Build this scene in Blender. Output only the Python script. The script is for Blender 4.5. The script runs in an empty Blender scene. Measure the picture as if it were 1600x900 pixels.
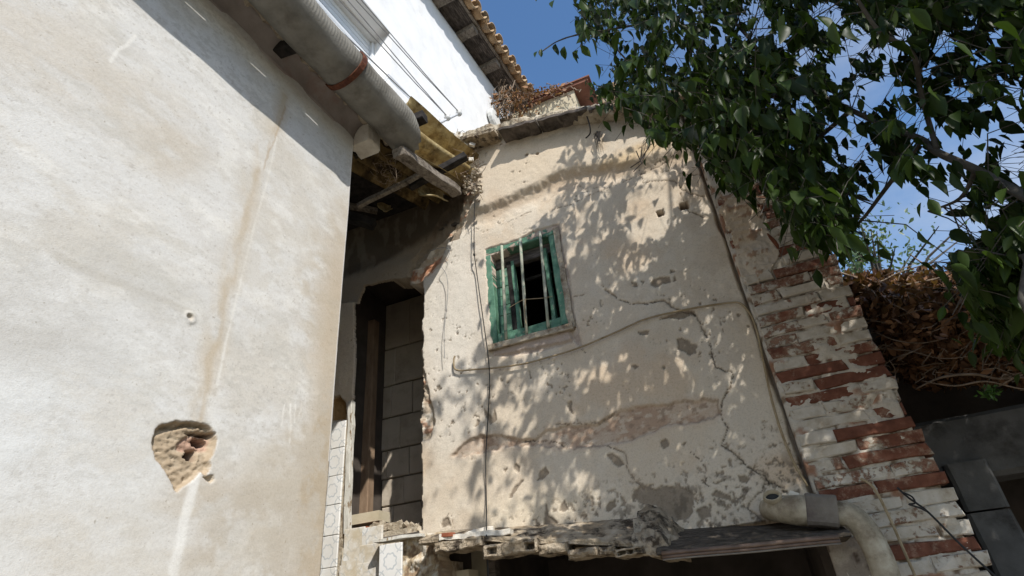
import bpy, math, random
import numpy as np
from mathutils import Vector, Matrix

random.seed(7); rng = np.random.default_rng(7)
S = bpy.context.scene
C = S.collection

# ------------------------------------------------------------------ camera
F_PX = 885.0                                    # focal length in pixels of the 1600 px wide photograph
_v = np.array([-150., -1480., F_PX]); _v /= np.linalg.norm(_v)      # vertical vanishing point
_d = np.array([431., 485., F_PX]); _d -= _v * _d.dot(_v); _d /= np.linalg.norm(_d)
_x = np.cross(_v, _d); _x = _x if _x[0] > 0 else -_x
R3 = np.stack([_x, _d, _v])                     # world axes in camera terms (x right, y down, z forward)
cam_d = bpy.data.cameras.new('camera'); cam = bpy.data.objects.new('camera', cam_d); C.objects.link(cam)
cam_d.sensor_width = 36; cam_d.lens = F_PX / 1600 * 36; cam_d.clip_start = .05; cam_d.clip_end = 5000
mw = Matrix.Identity(4)
for i in range(3):
    mw[i][0] = R3[i][0]; mw[i][1] = -R3[i][1]; mw[i][2] = -R3[i][2]
cam.matrix_world = mw
S.camera = cam
GROUND = -1.4                                   # eye level is z = 0

# ------------------------------------------------------------------ world, sun, exposure
SUN = np.array([.585, -.60, .76]); SUN /= np.linalg.norm(SUN)
w = bpy.data.worlds.new('World'); S.world = w; w.use_nodes = True
nt = w.node_tree; bg = nt.nodes['Background']
sky = nt.nodes.new('ShaderNodeTexSky'); sky.sky_type = 'NISHITA'; sky.sun_disc = False
sky.sun_elevation = math.asin(SUN[2]); sky.sun_rotation = math.atan2(SUN[0], SUN[1])
sky.air_density = 1.15; sky.dust_density = .8; sky.ozone_density = 3.5
_tc = nt.nodes.new('ShaderNodeTexCoord'); _mp = nt.nodes.new('ShaderNodeMapping'); _mp.inputs['Scale'].default_value = (1.2, 1.2, 2.6)
_cl = nt.nodes.new('ShaderNodeTexNoise'); _cl.inputs['Scale'].default_value = 2.2; _cl.inputs['Detail'].default_value = 7; _cl.inputs['Roughness'].default_value = .6
_cr = nt.nodes.new('ShaderNodeValToRGB'); _cr.color_ramp.elements[0].position = .44; _cr.color_ramp.elements[0].color = (0, 0, 0, 1); _cr.color_ramp.elements[1].position = .78; _cr.color_ramp.elements[1].color = (.7, .7, .7, 1)
_mx = nt.nodes.new('ShaderNodeMix'); _mx.data_type = 'RGBA'; _mx.inputs[7].default_value = (5.2, 5.4, 5.8, 1)      # thin high cloud
nt.links.new(_tc.outputs['Generated'], _mp.inputs[0]); nt.links.new(_mp.outputs[0], _cl.inputs[0]); nt.links.new(_cl.outputs['Fac'], _cr.inputs[0]); _sx = nt.nodes.new('ShaderNodeSeparateXYZ'); nt.links.new(_tc.outputs['Generated'], _sx.inputs[0])
_mr = nt.nodes.new('ShaderNodeMapRange'); _mr.inputs['From Min'].default_value = -.05; _mr.inputs['From Max'].default_value = .45; nt.links.new(_sx.outputs[0], _mr.inputs['Value'])
_mm = nt.nodes.new('ShaderNodeMath'); _mm.operation = 'MULTIPLY'; nt.links.new(_cr.outputs[0], _mm.inputs[0]); nt.links.new(_mr.outputs[0], _mm.inputs[1]); nt.links.new(_mm.outputs[0], _mx.inputs[0]); _hs = nt.nodes.new('ShaderNodeHueSaturation'); _hs.inputs['Saturation'].default_value = 1.12; _hs.inputs['Value'].default_value = 1.3; nt.links.new(sky.outputs[0], _hs.inputs['Color']); nt.links.new(_hs.outputs[0], _mx.inputs[6])
nt.links.new(_mx.outputs[2], bg.inputs[0]); bg.inputs[1].default_value = .125
sl = bpy.data.lights.new('sun', 'SUN'); sl.energy = 4.4; sl.angle = math.radians(.53); sl.color = (1, .96, .90)
so = bpy.data.objects.new('sun', sl); C.objects.link(so)
so.rotation_euler = Vector(SUN).to_track_quat('Z', 'Y').to_euler()
S.view_settings.view_transform = 'Standard'; S.view_settings.look = 'None'
S.view_settings.exposure = .24; S.view_settings.gamma = 1
S.cycles.max_bounces = 6; S.cycles.diffuse_bounces = 4

# ------------------------------------------------------------------ geometry of the photograph
def ray(px, py):
    return R3 @ np.array([px - 800., py - 450., F_PX])
def onY(px, py, Y):
    r = ray(px, py); return r * (Y / r[1])
def proj(p):
    q = R3.T @ np.asarray(p, float)
    return 800 + F_PX * q[0] / q[2], 450 + F_PX * q[1] / q[2]
class Frame:                                     # a vertical plane: O on it, e along it, n out of it
    def __init__(s, O, vp):
        s.O = np.array(O, float); e = ray(*vp); e[2] = 0
        s.e = e / np.linalg.norm(e); s.n = np.array([s.e[1], -s.e[0], 0])
    def at(s, px, py, o=0.):
        r = ray(px, py); t = ((s.O + s.n * o) @ s.n) / (r @ s.n); p = r * t; q = p - s.O
        return float(q @ s.e), float(p[2])
    def P(s, a, z, o=0.):
        p = s.O + s.e * a + s.n * o; return (p[0], p[1], z)
LF = Frame((-2.2, 2.65, 0), (1290, 929))         # near house on the left
WF = Frame((-2.8, 5.0, 0), (1330, 925))          # white house behind
WY = 4.0                                         # plane of the ruined house's wall

# ------------------------------------------------------------------ numpy noise
_T = rng.random((256, 256))
def vnoise(x, y):
    xi = np.floor(x).astype(int); yi = np.floor(y).astype(int); fx = x - xi; fy = y - yi
    fx = fx * fx * (3 - 2 * fx); fy = fy * fy * (3 - 2 * fy)
    a = _T[xi & 255, yi & 255]; b = _T[(xi + 1) & 255, yi & 255]; c = _T[xi & 255, (yi + 1) & 255]; d = _T[(xi + 1) & 255, (yi + 1) & 255]
    return (a * (1 - fx) + b * fx) * (1 - fy) + (c * (1 - fx) + d * fx) * fy
def fbm(x, y, o=4, g=.5):
    s = 0; a = 1; t = 0
    for i in range(o):
        s = s + a * vnoise(x * 2 ** i + 17.3 * i, y * 2 ** i + 9.1 * i); t += a; a *= g
    return s / t
def sst(a, b, x):
    t = np.clip((x - a) / (b - a), 0, 1); return t * t * (3 - 2 * t)
def seg_d(U, Z, a, b):
    a = np.array(a); b = np.array(b); ab = b - a; L = ab @ ab + 1e-12
    t = np.clip(((U - a[0]) * ab[0] + (Z - a[1]) * ab[1]) / L, 0, 1)
    return np.hypot(U - a[0] - t * ab[0], Z - a[1] - t * ab[1])
def line_d(U, Z, pts):
    out = np.full(U.shape, 9.)
    q = np.array(pts); m = (U > q[:, 0].min() - .3) & (U < q[:, 0].max() + .3) & (Z > q[:, 1].min() - .3) & (Z < q[:, 1].max() + .3)
    if m.any():
        u = U[m]; z = Z[m]; d = np.full(u.shape, 9.)
        for a, b in zip(pts, pts[1:]): d = np.minimum(d, seg_d(u, z, a, b))
        out[m] = d
    return out
def poly_d(U, Z, pts):                           # signed distance, negative inside
    out = np.full(U.shape, 9.); q = np.array(pts)
    m = (U > q[:, 0].min() - .4) & (U < q[:, 0].max() + .4) & (Z > q[:, 1].min() - .4) & (Z < q[:, 1].max() + .4)
    if m.any():
        u = U[m]; z = Z[m]; d = np.full(u.shape, 9.); ins = np.zeros(u.shape, bool)
        for a, b in zip(pts, pts[1:] + pts[:1]):
            d = np.minimum(d, seg_d(u, z, a, b))
            c = ((a[1] > z) != (b[1] > z)) & (u < (b[0] - a[0]) * (z - a[1]) / (b[1] - a[1] + 1e-12) + a[0])
            ins ^= c
        out[m] = np.where(ins, -d, d)
    return out
def in_poly(x, y, pts):
    ins = False
    for a, b in zip(pts, pts[1:] + pts[:1]):
        if (a[1] > y) != (b[1] > y) and x < (b[0] - a[0]) * (y - a[1]) / (b[1] - a[1] + 1e-12) + a[0]: ins = not ins
    return ins

# ------------------------------------------------------------------ object helpers
def link(name, me, parent=None, loc=None):
    o = bpy.data.objects.new(name, me); C.objects.link(o)
    if parent: o.parent = parent
    if loc is not None: o.location = loc
    return o
def tag(o, label=None, cat=None, group=None, kind=None):
    for k, v in (('label', label), ('category', cat), ('group', group), ('kind', kind)):
        if v: o[k] = v
    return o
def thing(name, label, cat, loc=(0, 0, 0), group=None):
    return tag(link(name, None, None, loc), label, cat, group)
class MB:
    """collects points and faces of one mesh (world coordinates, moved to the parent's base when built)"""
    def __init__(s): s.v = []; s.f = []
    def add(s, vs, fs):
        k = len(s.v); s.v += [tuple(map(float, p)) for p in vs]; s.f += [tuple(i + k for i in f) for f in fs]; return s
    def hexa(s, c):                              # 8 corners: bottom ring 0-3, top ring 4-7
        return s.add(c, [(3, 2, 1, 0), (4, 5, 6, 7), (0, 1, 5, 4), (1, 2, 6, 5), (2, 3, 7, 6), (3, 0, 4, 7)])
    def box(s, c, sx, sy, sz, R=None):
        P = []
        for z in (-.5, .5):
            for x, y in ((-.5, -.5), (.5, -.5), (.5, .5), (-.5, .5)):
                p = Vector((x * sx, y * sy, z * sz)); p = R @ p if R else p; P.append(Vector(c) + p)
        return s.hexa(P)
    def beam(s, a, b, wd, ht, up=(0, 0, 1), bev=.0, seg=1, wob=0):
        """a squared timber from a to b with chamfered edges and slight waviness"""
        a = Vector(a); b = Vector(b); t = (b - a).normalized(); sd = t.cross(Vector(up)).normalized(); u = sd.cross(t)
        c = min(wd, ht) * .08 + bev
        prof = [(-wd / 2 + c, -ht / 2), (wd / 2 - c, -ht / 2), (wd / 2, -ht / 2 + c), (wd / 2, ht / 2 - c), (wd / 2 - c, ht / 2), (-wd / 2 + c, ht / 2), (-wd / 2, ht / 2 - c), (-wd / 2, -ht / 2 + c)]
        vs = []; n = 8
        for i in range(seg + 1):
            ox, oy = random.uniform(-wob, wob), random.uniform(-wob, wob)
            for x, y in prof: vs.append(a.lerp(b, i / seg) + sd * (x + ox + random.uniform(-wob, wob) * .4) + u * (y + oy + random.uniform(-wob, wob) * .4))
        fs = [(i * n + j, i * n + (j + 1) % n, (i + 1) * n + (j + 1) % n, (i + 1) * n + j) for i in range(seg) for j in range(n)]
        fs += [tuple(range(n - 1, -1, -1)), tuple(range(seg * n, seg * n + n))]
        return s.add(vs, fs)
    def tube(s, pts, r, n=8, caps=True):
        pts = [Vector(p) for p in pts]; rr = r if hasattr(r, '__len__') else [r] * len(pts); vs = []; u = None
        for i, p in enumerate(pts):
            t = (pts[min(i + 1, len(pts) - 1)] - pts[max(i - 1, 0)]).normalized()
            if u is None: u = t.orthogonal().normalized()
            u = (u - t * u.dot(t)).normalized(); v = t.cross(u)
            for j in range(n):
                a = 2 * math.pi * j / n; vs.append(p + (u * math.cos(a) + v * math.sin(a)) * rr[i])
        fs = [(i * n + j, i * n + (j + 1) % n, (i + 1) * n + (j + 1) % n, (i + 1) * n + j) for i in range(len(pts) - 1) for j in range(n)]
        if caps: fs += [tuple(range(n - 1, -1, -1)), tuple(range((len(pts) - 1) * n, len(pts) * n))]
        return s.add(vs, fs)
    def mesh(s, name, mat, smooth=False, off=(0, 0, 0)):
        me = bpy.data.meshes.new(name); v = [(p[0] - off[0], p[1] - off[1], p[2] - off[2]) for p in s.v]
        me.from_pydata(v, [], s.f); me.materials.append(mat)
        if smooth: me.polygons.foreach_set('use_smooth', [True] * len(me.polygons))
        me.update(); return me
    def build(s, name, mat, parent=None, smooth=False):
        off = Vector((0, 0, 0)); p = parent
        while p: off += p.location; p = p.parent
        if parent is None:
            a = np.array(s.v); off = Vector(((a[:, 0].min() + a[:, 0].max()) / 2, (a[:, 1].min() + a[:, 1].max()) / 2, a[:, 2].min()))
            return link(name, s.mesh(name, mat, smooth, off), None, off)
        return link(name, s.mesh(name, mat, smooth, off), parent)
def smooth_path(pts, k=6):
    pts = [Vector(p) for p in pts]; out = []
    for i in range(len(pts) - 1):
        p0 = pts[max(i - 1, 0)]; p1 = pts[i]; p2 = pts[i + 1]; p3 = pts[min(i + 2, len(pts) - 1)]
        for j in range(k):
            t = j / k; out.append(.5 * ((2 * p1) + (p2 - p0) * t + (2 * p0 - 5 * p1 + 4 * p2 - p3) * t * t + (3 * p1 - p0 - 3 * p2 + p3) * t ** 3))
    return out + [pts[-1]]
def field(name, P, keep, col, mat, parent, skirt, skirt_col):
    """a relief sheet: P (nu,nz,3) points, keep (nu-1,nz-1) faces; its borders are extruded back by 'skirt'"""
    nu, nz = P.shape[:2]; idx = np.arange(nu * nz).reshape(nu, nz)
    a = idx[:-1, :-1]; b = idx[1:, :-1]; c = idx[1:, 1:]; d = idx[:-1, 1:]
    quads = np.stack([a, b, c, d], -1)[keep]
    ed = np.concatenate([quads[:, [0, 1]], quads[:, [1, 2]], quads[:, [2, 3]], quads[:, [3, 0]]])
    key = np.sort(ed, 1); key = key[:, 0].astype(np.int64) * (nu * nz) + key[:, 1]
    _, inv, cnt = np.unique(key, return_inverse=True, return_counts=True)
    bd = ed[cnt[inv] == 1]
    bv = np.unique(bd); mp = np.full(nu * nz, -1); mp[bv] = nu * nz + np.arange(len(bv))
    V = np.concatenate([P.reshape(-1, 3), P.reshape(-1, 3)[bv] + (skirt.reshape(-1, 3)[bv] if isinstance(skirt, np.ndarray) else np.array(skirt))])
    CC = np.concatenate([col.reshape(-1, 3), np.tile(np.array(skirt_col), (len(bv), 1)) * (.75 + .5 * rng.random((len(bv), 1)))])
    sk = np.stack([bd[:, 1], bd[:, 0], mp[bd[:, 0]], mp[bd[:, 1]]], 1)
    Q = np.concatenate([quads, sk])
    used = np.unique(Q); re = np.full(len(V), -1); re[used] = np.arange(len(used)); V = V[used]; CC = CC[used]; Q = re[Q]
    me = bpy.data.meshes.new(name); me.vertices.add(len(V)); me.vertices.foreach_set('co', V.astype(np.float32).ravel())
    me.loops.add(len(Q) * 4); me.loops.foreach_set('vertex_index', Q.astype(np.int32).ravel())
    me.polygons.add(len(Q)); me.polygons.foreach_set('loop_start', np.arange(len(Q), dtype=np.int32) * 4)
    me.update(calc_edges=True)
    me.polygons.foreach_set('use_smooth', np.ones(len(Q), bool))
    at = me.color_attributes.new('tint', 'FLOAT_COLOR', 'POINT')
    at.data.foreach_set('color', np.concatenate([CC, np.ones((len(CC), 1))], 1).astype(np.float32).ravel())
    me.materials.append(mat); me.validate()
    return link(name, me, parent)

# ------------------------------------------------------------------ materials
def base_mat(name, rough=.9, spec=.15, metal=0.):
    m = bpy.data.materials.new(name); m.use_nodes = True; b = m.node_tree.nodes['Principled BSDF']
    b.inputs['Roughness'].default_value = rough; b.inputs['Specular IOR Level'].default_value = spec; b.inputs['Metallic'].default_value = metal
    return m, m.node_tree, b
def N(nt, typ, ins=None, **kw):
    n = nt.nodes.new(typ)
    for k, v in kw.items(): setattr(n, k, v)
    for k, v in (ins or {}).items():
        if isinstance(v, bpy.types.NodeSocket): nt.links.new(v, n.inputs[k])
        else: n.inputs[k].default_value = v
    return n
def vec(nt, scale=(1, 1, 1), rand=True):
    tc = N(nt, 'ShaderNodeTexCoord'); oi = N(nt, 'ShaderNodeObjectInfo')
    mu = N(nt, 'ShaderNodeMath', {0: oi.outputs['Random'], 1: 37.0 if rand else 0.}, operation='MULTIPLY')
    ad = N(nt, 'ShaderNodeVectorMath', {0: tc.outputs['Object'], 1: mu.outputs[0]}, operation='ADD')
    return N(nt, 'ShaderNodeMapping', {'Vector': ad.outputs[0], 'Scale': scale}).outputs[0]
def noise(nt, v, scale, detail=6, rough=.6, dist=0.):
    return N(nt, 'ShaderNodeTexNoise', {'Vector': v, 'Scale': scale, 'Detail': detail, 'Roughness': rough, 'Distortion': dist}).outputs['Fac']
def ramp(nt, fac, stops):
    r = N(nt, 'ShaderNodeValToRGB', {0: fac}); e = r.color_ramp.elements
    while len(e) < len(stops): e.new(.5)
    for q, (p, c) in zip(e, stops): q.position = p; q.color = (*c, 1) if len(c) == 3 else c
    return r.outputs[0]
def mixc(nt, f, a, b, mode='MIX'):
    n = N(nt, 'ShaderNodeMix', {}, data_type='RGBA', blend_type=mode)
    for s, v in (('Factor', f), ('A', a), ('B', b)):
        i = [x for x in n.inputs if x.name == s and (x.type == 'VALUE' if s == 'Factor' else x.type == 'RGBA')][0]
        if isinstance(v, bpy.types.NodeSocket): nt.links.new(v, i)
        else: i.default_value = v if s == 'Factor' else (*v, 1)
    return [x for x in n.outputs if x.type == 'RGBA'][0]
def bump(nt, b, h, strength=.4, dist=.01):
    n = N(nt, 'ShaderNodeBump', {'Height': h, 'Strength': strength, 'Distance': dist}); nt.links.new(n.outputs[0], b.inputs['Normal'])
def mat(name, stops, scale=6, vs=(1, 1, 1), dirt=None, dscale=3, dlo=.5, dhi=.65, rough=.9, spec=.15, metal=0., bs=40, bst=.4, bd=.008, dist=0., rand=True):
    """weathered surface: ramp over noise, patches of a second colour (dirt, bare ground) and fine relief"""
    m, nt, b = base_mat(name, rough, spec, metal); v = vec(nt, vs, rand)
    c = ramp(nt, noise(nt, v, scale, 8, .62, dist), stops)
    if dirt:
        f = ramp(nt, noise(nt, v, dscale, 9, .68), [(dlo, (0, 0, 0)), (dhi, (1, 1, 1))]); c = mixc(nt, f, c, dirt)
    nt.links.new(c, b.inputs['Base Color'])
    bump(nt, b, noise(nt, v, bs, 6, .65), bst, bd); return m
def relief_mat(name, bs=.55, bd=.006, grain=(.80, .79, .77)):
    m, nt, b = base_mat(name, .95, .08); tc = N(nt, 'ShaderNodeTexCoord')
    a = N(nt, 'ShaderNodeAttribute', attribute_name='tint').outputs['Color']
    f = ramp(nt, noise(nt, tc.outputs['Object'], 90, 5, .7), [(.3, grain), (.5, (1, 1, 1)), (.75, (1.06, 1.06, 1.06))])
    c = mixc(nt, 1., a, f, 'MULTIPLY')
    v = noise(nt, tc.outputs['Object'], 55, 3, .5)
    pits = ramp(nt, v, [(.26, (.62, .58, .52)), (.31, (1, 1, 1))])
    c = mixc(nt, .7, c, pits, 'MULTIPLY')
    nt.links.new(c, b.inputs['Base Color'])
    h = N(nt, 'ShaderNodeMath', {0: noise(nt, tc.outputs['Object'], 28, 8, .7), 1: noise(nt, tc.outputs['Object'], 160, 4, .6)}, operation='ADD').outputs[0]
    bump(nt, b, h, bs, bd); return m
M_relief = relief_mat('lime_plaster')
M_smooth = relief_mat('float_finished_render', .30, .004, (.90, .89, .875))
M_wood = mat('weathered_wood', [(.3, (.05, .042, .036)), (.55, (.13, .11, .095)), (.75, (.22, .19, .16))], 5, (1.5, 1.5, 10), dirt=(.035, .03, .026), bs=30, bst=.5)
M_woodx = mat('grey_beam_wood', [(.3, (.12, .10, .085)), (.5, (.22, .19, .155)), (.75, (.33, .29, .24))], 7, (6, 3, 6), dirt=(.08, .065, .05), dscale=4, bs=35, bst=.6)
M_dark = mat('charred_wood', [(.3, (.012, .011, .010)), (.7, (.05, .044, .04))], 8, (2, 2, 2), bs=30, bst=.5)
M_gut = mat('fibre_cement', [(.3, (.13, .122, .105)), (.5, (.20, .19, .165)), (.75, (.27, .26, .23))], 5, (1, 1, 1), dirt=(.09, .08, .065), dscale=3, dlo=.52, dhi=.75, bs=60, bst=.35)
M_rust = mat('rusty_iron', [(.3, (.06, .025, .016)), (.6, (.17, .065, .035)), (.8, (.25, .11, .06))], 20, dirt=(.05, .02, .018), bs=60, bst=.5, rough=.8)
M_cove = mat('cove_paint', [(.3, (.20, .175, .16)), (.5, (.30, .265, .245)), (.75, (.37, .335, .31))], 3, (1, 1, 1), dirt=(.24, .15, .125), dscale=2.5, dlo=.5, dhi=.7, bs=25)
M_mort = mat('broken_mortar', [(.3, (.25, .20, .14)), (.5, (.42, .36, .27)), (.75, (.56, .50, .40))], 12, dirt=(.16, .11, .07), dscale=9, bs=40, bst=.8, bd=.02)
M_yel = mat('stained_corrugated_sheet', [(.25, (.14, .085, .035)), (.45, (.34, .255, .12)), (.6, (.48, .395, .215)), (.75, (.62, .56, .38))], 7, (1, 1, 1), dirt=(.075, .048, .026), dscale=6, dlo=.48, dhi=.68, bs=50, bst=.35, dist=.6)
M_yel2 = mat('brown_corrugated_sheet', [(.25, (.05, .034, .016)), (.5, (.16, .11, .045)), (.7, (.33, .245, .11))], 6, (1, 1, 1), dirt=(.035, .024, .015), dscale=5, dlo=.46, dhi=.62, bs=50, bst=.35, dist=.6)
M_soot_shade = mat('sooty_shaded_sheet', [(.25, (.018, .014, .010)), (.5, (.05, .036, .02)), (.75, (.15, .10, .045))], 4, (1, 1, 1), bs=50, bst=.35, dist=.6)  # soot, darkened further to paint in the shade below the lean-to
M_white = mat('white_render', [(.3, (.64, .64, .635)), (.5, (.70, .70, .695)), (.7, (.74, .74, .735))], 3, dirt=(.52, .515, .50), dscale=1.6, dlo=.58, dhi=.78, bs=20, bst=.25, rand=False)
M_greyw = mat('grey_white_paint', [(.3, (.52, .52, .50)), (.7, (.62, .62, .60))], 4, bs=30, bst=.1)
M_slat = mat('aluminium_slat', [(.3, (.55, .58, .61)), (.7, (.70, .72, .74))], 4, rough=.5, spec=.4, bs=30, bst=.05)
M_terra = mat('old_roof_tile', [(.2, (.17, .10, .055)), (.45, (.36, .24, .135)), (.62, (.46, .34, .21)), (.8, (.52, .42, .30))], 5, dirt=(.22, .19, .15), dscale=4, bs=45, bst=.5)
M_red = mat('red_slab', [(.3, (.16, .07, .05)), (.7, (.26, .125, .085))], 6, dirt=(.14, .07, .05), bs=40)
M_cream = mat('cream_render', [(.3, (.42, .36, .25)), (.5, (.50, .44, .32)), (.75, (.57, .51, .39))], 5, dirt=(.36, .29, .18), dscale=4, dlo=.55, dhi=.8, bs=30, bst=.35, rand=False)
M_conc = mat('mossy_concrete', [(.25, (.14, .108, .073)), (.42, (.33, .262, .18)), (.58, (.50, .418, .31)), (.8, (.62, .54, .42))], 7, (1, 1, 1), dirt=(.075, .058, .042), dscale=9, dlo=.49, dhi=.60, bs=35, bst=1., bd=.03)
M_moss = mat('dark_mossy_sheet', [(.25, (.035, .029, .023)), (.5, (.085, .07, .055)), (.68, (.17, .14, .11)), (.8, (.38, .33, .26))], 5, (1.2, 9, 9), dirt=(.03, .026, .02), dscale=6, dlo=.5, dhi=.66, bs=40, bst=.5)
M_gconc = mat('grey_shed_concrete', [(.3, (.075, .073, .070)), (.6, (.12, .117, .112))], 5, dirt=(.05, .047, .044), bs=30, bst=.4)
M_room = mat('dark_brown_room', [(.3, (.06, .05, .042)), (.7, (.12, .10, .085))], 3, bs=20, rand=False)  # one dark brown tone for room shells and backing walls
M_block = mat('gypsum_block', [(.3, (.40, .34, .265)), (.5, (.48, .415, .33)), (.75, (.53, .465, .38))], 4, dirt=(.22, .175, .13), dscale=3, dlo=.5, dhi=.8, bs=40, bst=.3)
M_post = mat('brown_post', [(.3, (.19, .125, .08)), (.7, (.30, .215, .145))], 5, (4, 4, 1), bs=30)
M_brick = mat('bare_brick', [(.3, (.20, .065, .035)), (.6, (.32, .11, .06))], 10, dirt=(.36, .27, .2), dscale=8, dlo=.6, dhi=.7, bs=40, bst=.6)
M_pipe = mat('old_cement_pipe', [(.3, (.20, .165, .11)), (.5, (.36, .31, .225)), (.75, (.52, .475, .37))], 9, dirt=(.17, .13, .085), dscale=7, dlo=.49, dhi=.66, bs=30, bst=.3, rough=.6, spec=.3)
M_collar = mat('grey_collar', [(.3, (.13, .112, .092)), (.7, (.22, .195, .165))], 7, dirt=(.11, .09, .08), bs=40, bst=.4)
M_prof = mat('brown_profile', [(.3, (.075, .05, .036)), (.6, (.15, .10, .072)), (.8, (.26, .19, .145))], 9, (1, 1, 1), dirt=(.06, .05, .045), rough=.55, spec=.35, bs=40, bst=.3)
M_cable = mat('ochre_cable', [(.3, (.24, .18, .10)), (.7, (.40, .32, .21))], 12, bs=60, bst=.2)
M_wire = mat('black_wire', [(.3, (.02, .02, .02)), (.7, (.04, .04, .04))], 12, bs=60, bst=.1, rough=.6)
M_gwire = mat('grey_wire', [(.3, (.16, .16, .16)), (.7, (.24, .24, .24))], 12, bs=60, bst=.1, rough=.6)
M_galv = mat('galvanised_bracket', [(.3, (.40, .41, .42)), (.7, (.55, .56, .57))], 12, rough=.5, spec=.4, bs=60, bst=.1)
M_bar = mat('worn_bar_paint', [(.3, (.26, .28, .21)), (.5, (.38, .385, .30)), (.7, (.48, .465, .38))], 9, dirt=(.14, .24, .19), dscale=14, dlo=.55, dhi=.62, bs=60, bst=.3, rough=.7)
M_green = mat('flaking_green_paint', [(.3, (.055, .135, .085)), (.5, (.10, .215, .145)), (.75, (.19, .30, .22))], 7, (2, 2, 2), dirt=(.30, .27, .21), dscale=11, dlo=.6, dhi=.66, bs=40, bst=.5, rough=.65, spec=.25)
M_jamb = mat('chipped_white_jamb', [(.3, (.46, .44, .38)), (.6, (.60, .58, .52))], 8, (3, 3, 1), dirt=(.24, .17, .10), dscale=9, dlo=.55, dhi=.62, bs=40, bst=.5)
M_plas = mat('loose_white_plaster', [(.3, (.55, .50, .42)), (.6, (.70, .66, .58))], 14, dirt=(.40, .33, .25), dscale=9, dlo=.6, dhi=.7, bs=50, bst=.6, bd=.015)
M_bark = mat('tree_bark', [(.3, (.045, .04, .034)), (.7, (.12, .108, .09))], 14, (1, 1, 1), bs=30, bst=.6)
M_twig = mat('dry_twig', [(.3, (.14, .10, .07)), (.7, (.32, .25, .185))], 14, bs=50)
M_ground = mat('yard_earth', [(.3, (.17, .145, .11)), (.6, (.235, .205, .16))], 1.5, dirt=(.14, .115, .08), dscale=.6, bs=12, rand=False)

def tile_mat():
    m, nt, b = base_mat('patterned_tile', .35, .4); tc = N(nt, 'ShaderNodeTexCoord'); v = vec(nt)
    sp = N(nt, 'ShaderNodeSeparateXYZ', {0: tc.outputs['Object']})
    def mth(op, a, bb=0.): return N(nt, 'ShaderNodeMath', {0: a, 1: bb}, operation=op).outputs[0]
    x = sp.outputs[0]; z = sp.outputs[2]
    r = mth('SQRT', mth('ADD', mth('MULTIPLY', x, x), mth('MULTIPLY', z, z))); an = mth('ARCTAN2', z, x)
    wob = mth('MULTIPLY', mth('COSINE', mth('MULTIPLY', an, 8.)), .004)
    ring = mth('ABSOLUTE', mth('SUBTRACT', mth('ADD', r, wob), .05)); k1 = mth('LESS_THAN', ring, .006)
    ax = mth('SUBTRACT', mth('ABSOLUTE', x), .095); az = mth('SUBTRACT', mth('ABSOLUTE', z), .115)
    rc = mth('SQRT', mth('ADD', mth('MULTIPLY', ax, ax), mth('MULTIPLY', az, az)))
    k2 = mth('LESS_THAN', mth('ABSOLUTE', mth('SUBTRACT', rc, .055)), .005)
    dg = mth('LESS_THAN', mth('ABSOLUTE', mth('SUBTRACT', mth('ABSOLUTE', x), mth('ABSOLUTE', z))), .006); dg = mth('MULTIPLY', dg, mth('GREATER_THAN', r, .075))
    k = mth('MAXIMUM', mth('MAXIMUM', k1, k2), dg)
    base = ramp(nt, noise(nt, v, 6, 6), [(.3, (.68, .67, .64)), (.6, (.77, .765, .74))])
    kk = N(nt, 'ShaderNodeMath', {0: k, 1: noise(nt, v, 18, 4)}, operation='MULTIPLY').outputs[0]
    c = mixc(nt, kk, base, (.33, .38, .42))
    at = N(nt, 'ShaderNodeAttribute', attribute_name='grime', attribute_type='OBJECT').outputs['Fac']
    g = N(nt, 'ShaderNodeMath', {0: ramp(nt, noise(nt, v, 7, 8, .7), [(.35, (0, 0, 0)), (.6, (1, 1, 1))]), 1: at}, operation='MULTIPLY').outputs[0]
    c = mixc(nt, g, c, (.50, .42, .29)); nt.links.new(c, b.inputs['Base Color'])
    bump(nt, b, noise(nt, v, 20, 3), .08, .004); return m
M_tile = tile_mat()

def paint_brick_mat():
    m, nt, b = base_mat('whitewashed_brick', .95, .1); v = vec(nt)
    at = N(nt, 'ShaderNodeAttribute', attribute_name='paint', attribute_type='OBJECT').outputs['Fac']
    gp = N(nt, 'ShaderNodeNewGeometry').outputs['Position']
    red = ramp(nt, noise(nt, v, 14, 7), [(.3, (.10, .043, .029)), (.55, (.165, .068, .044)), (.75, (.235, .112, .076))])
    white = ramp(nt, noise(nt, v, 9, 8, .65), [(.28, (.30, .245, .18)), (.45, (.45, .40, .325)), (.58, (.53, .485, .415)), (.72, (.60, .56, .49))])
    f0 = N(nt, 'ShaderNodeMath', {0: noise(nt, gp, 9, 10, .75), 1: .5}, operation='MULTIPLY').outputs[0]
    f1 = N(nt, 'ShaderNodeMath', {0: noise(nt, v, 12, 9, .72), 1: .5, 2: f0}, operation='MULTIPLY_ADD').outputs[0]
    f = N(nt, 'ShaderNodeMath', {0: f1, 1: at}, operation='ADD').outputs[0]
    k = ramp(nt, f, [(.86, (0, 0, 0)), (.885, (1, 1, 1))])
    k2 = ramp(nt, f, [(.79, (0, 0, 0)), (.865, (.75, .75, .75))]); c = mixc(nt, k, mixc(nt, k2, red, (.33, .23, .165)), white); c = mixc(nt, .8, c, ramp(nt, noise(nt, v, 30, 4), [(.28, (.5, .42, .34)), (.36, (1, 1, 1))]), 'MULTIPLY')
    nt.links.new(c, b.inputs['Base Color'])
    h = N(nt, 'ShaderNodeMath', {0: noise(nt, v, 45, 7, .7), 1: k}, operation='ADD').outputs[0]
    bump(nt, b, h, .7, .006); return m
M_pbrick = paint_brick_mat()

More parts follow.
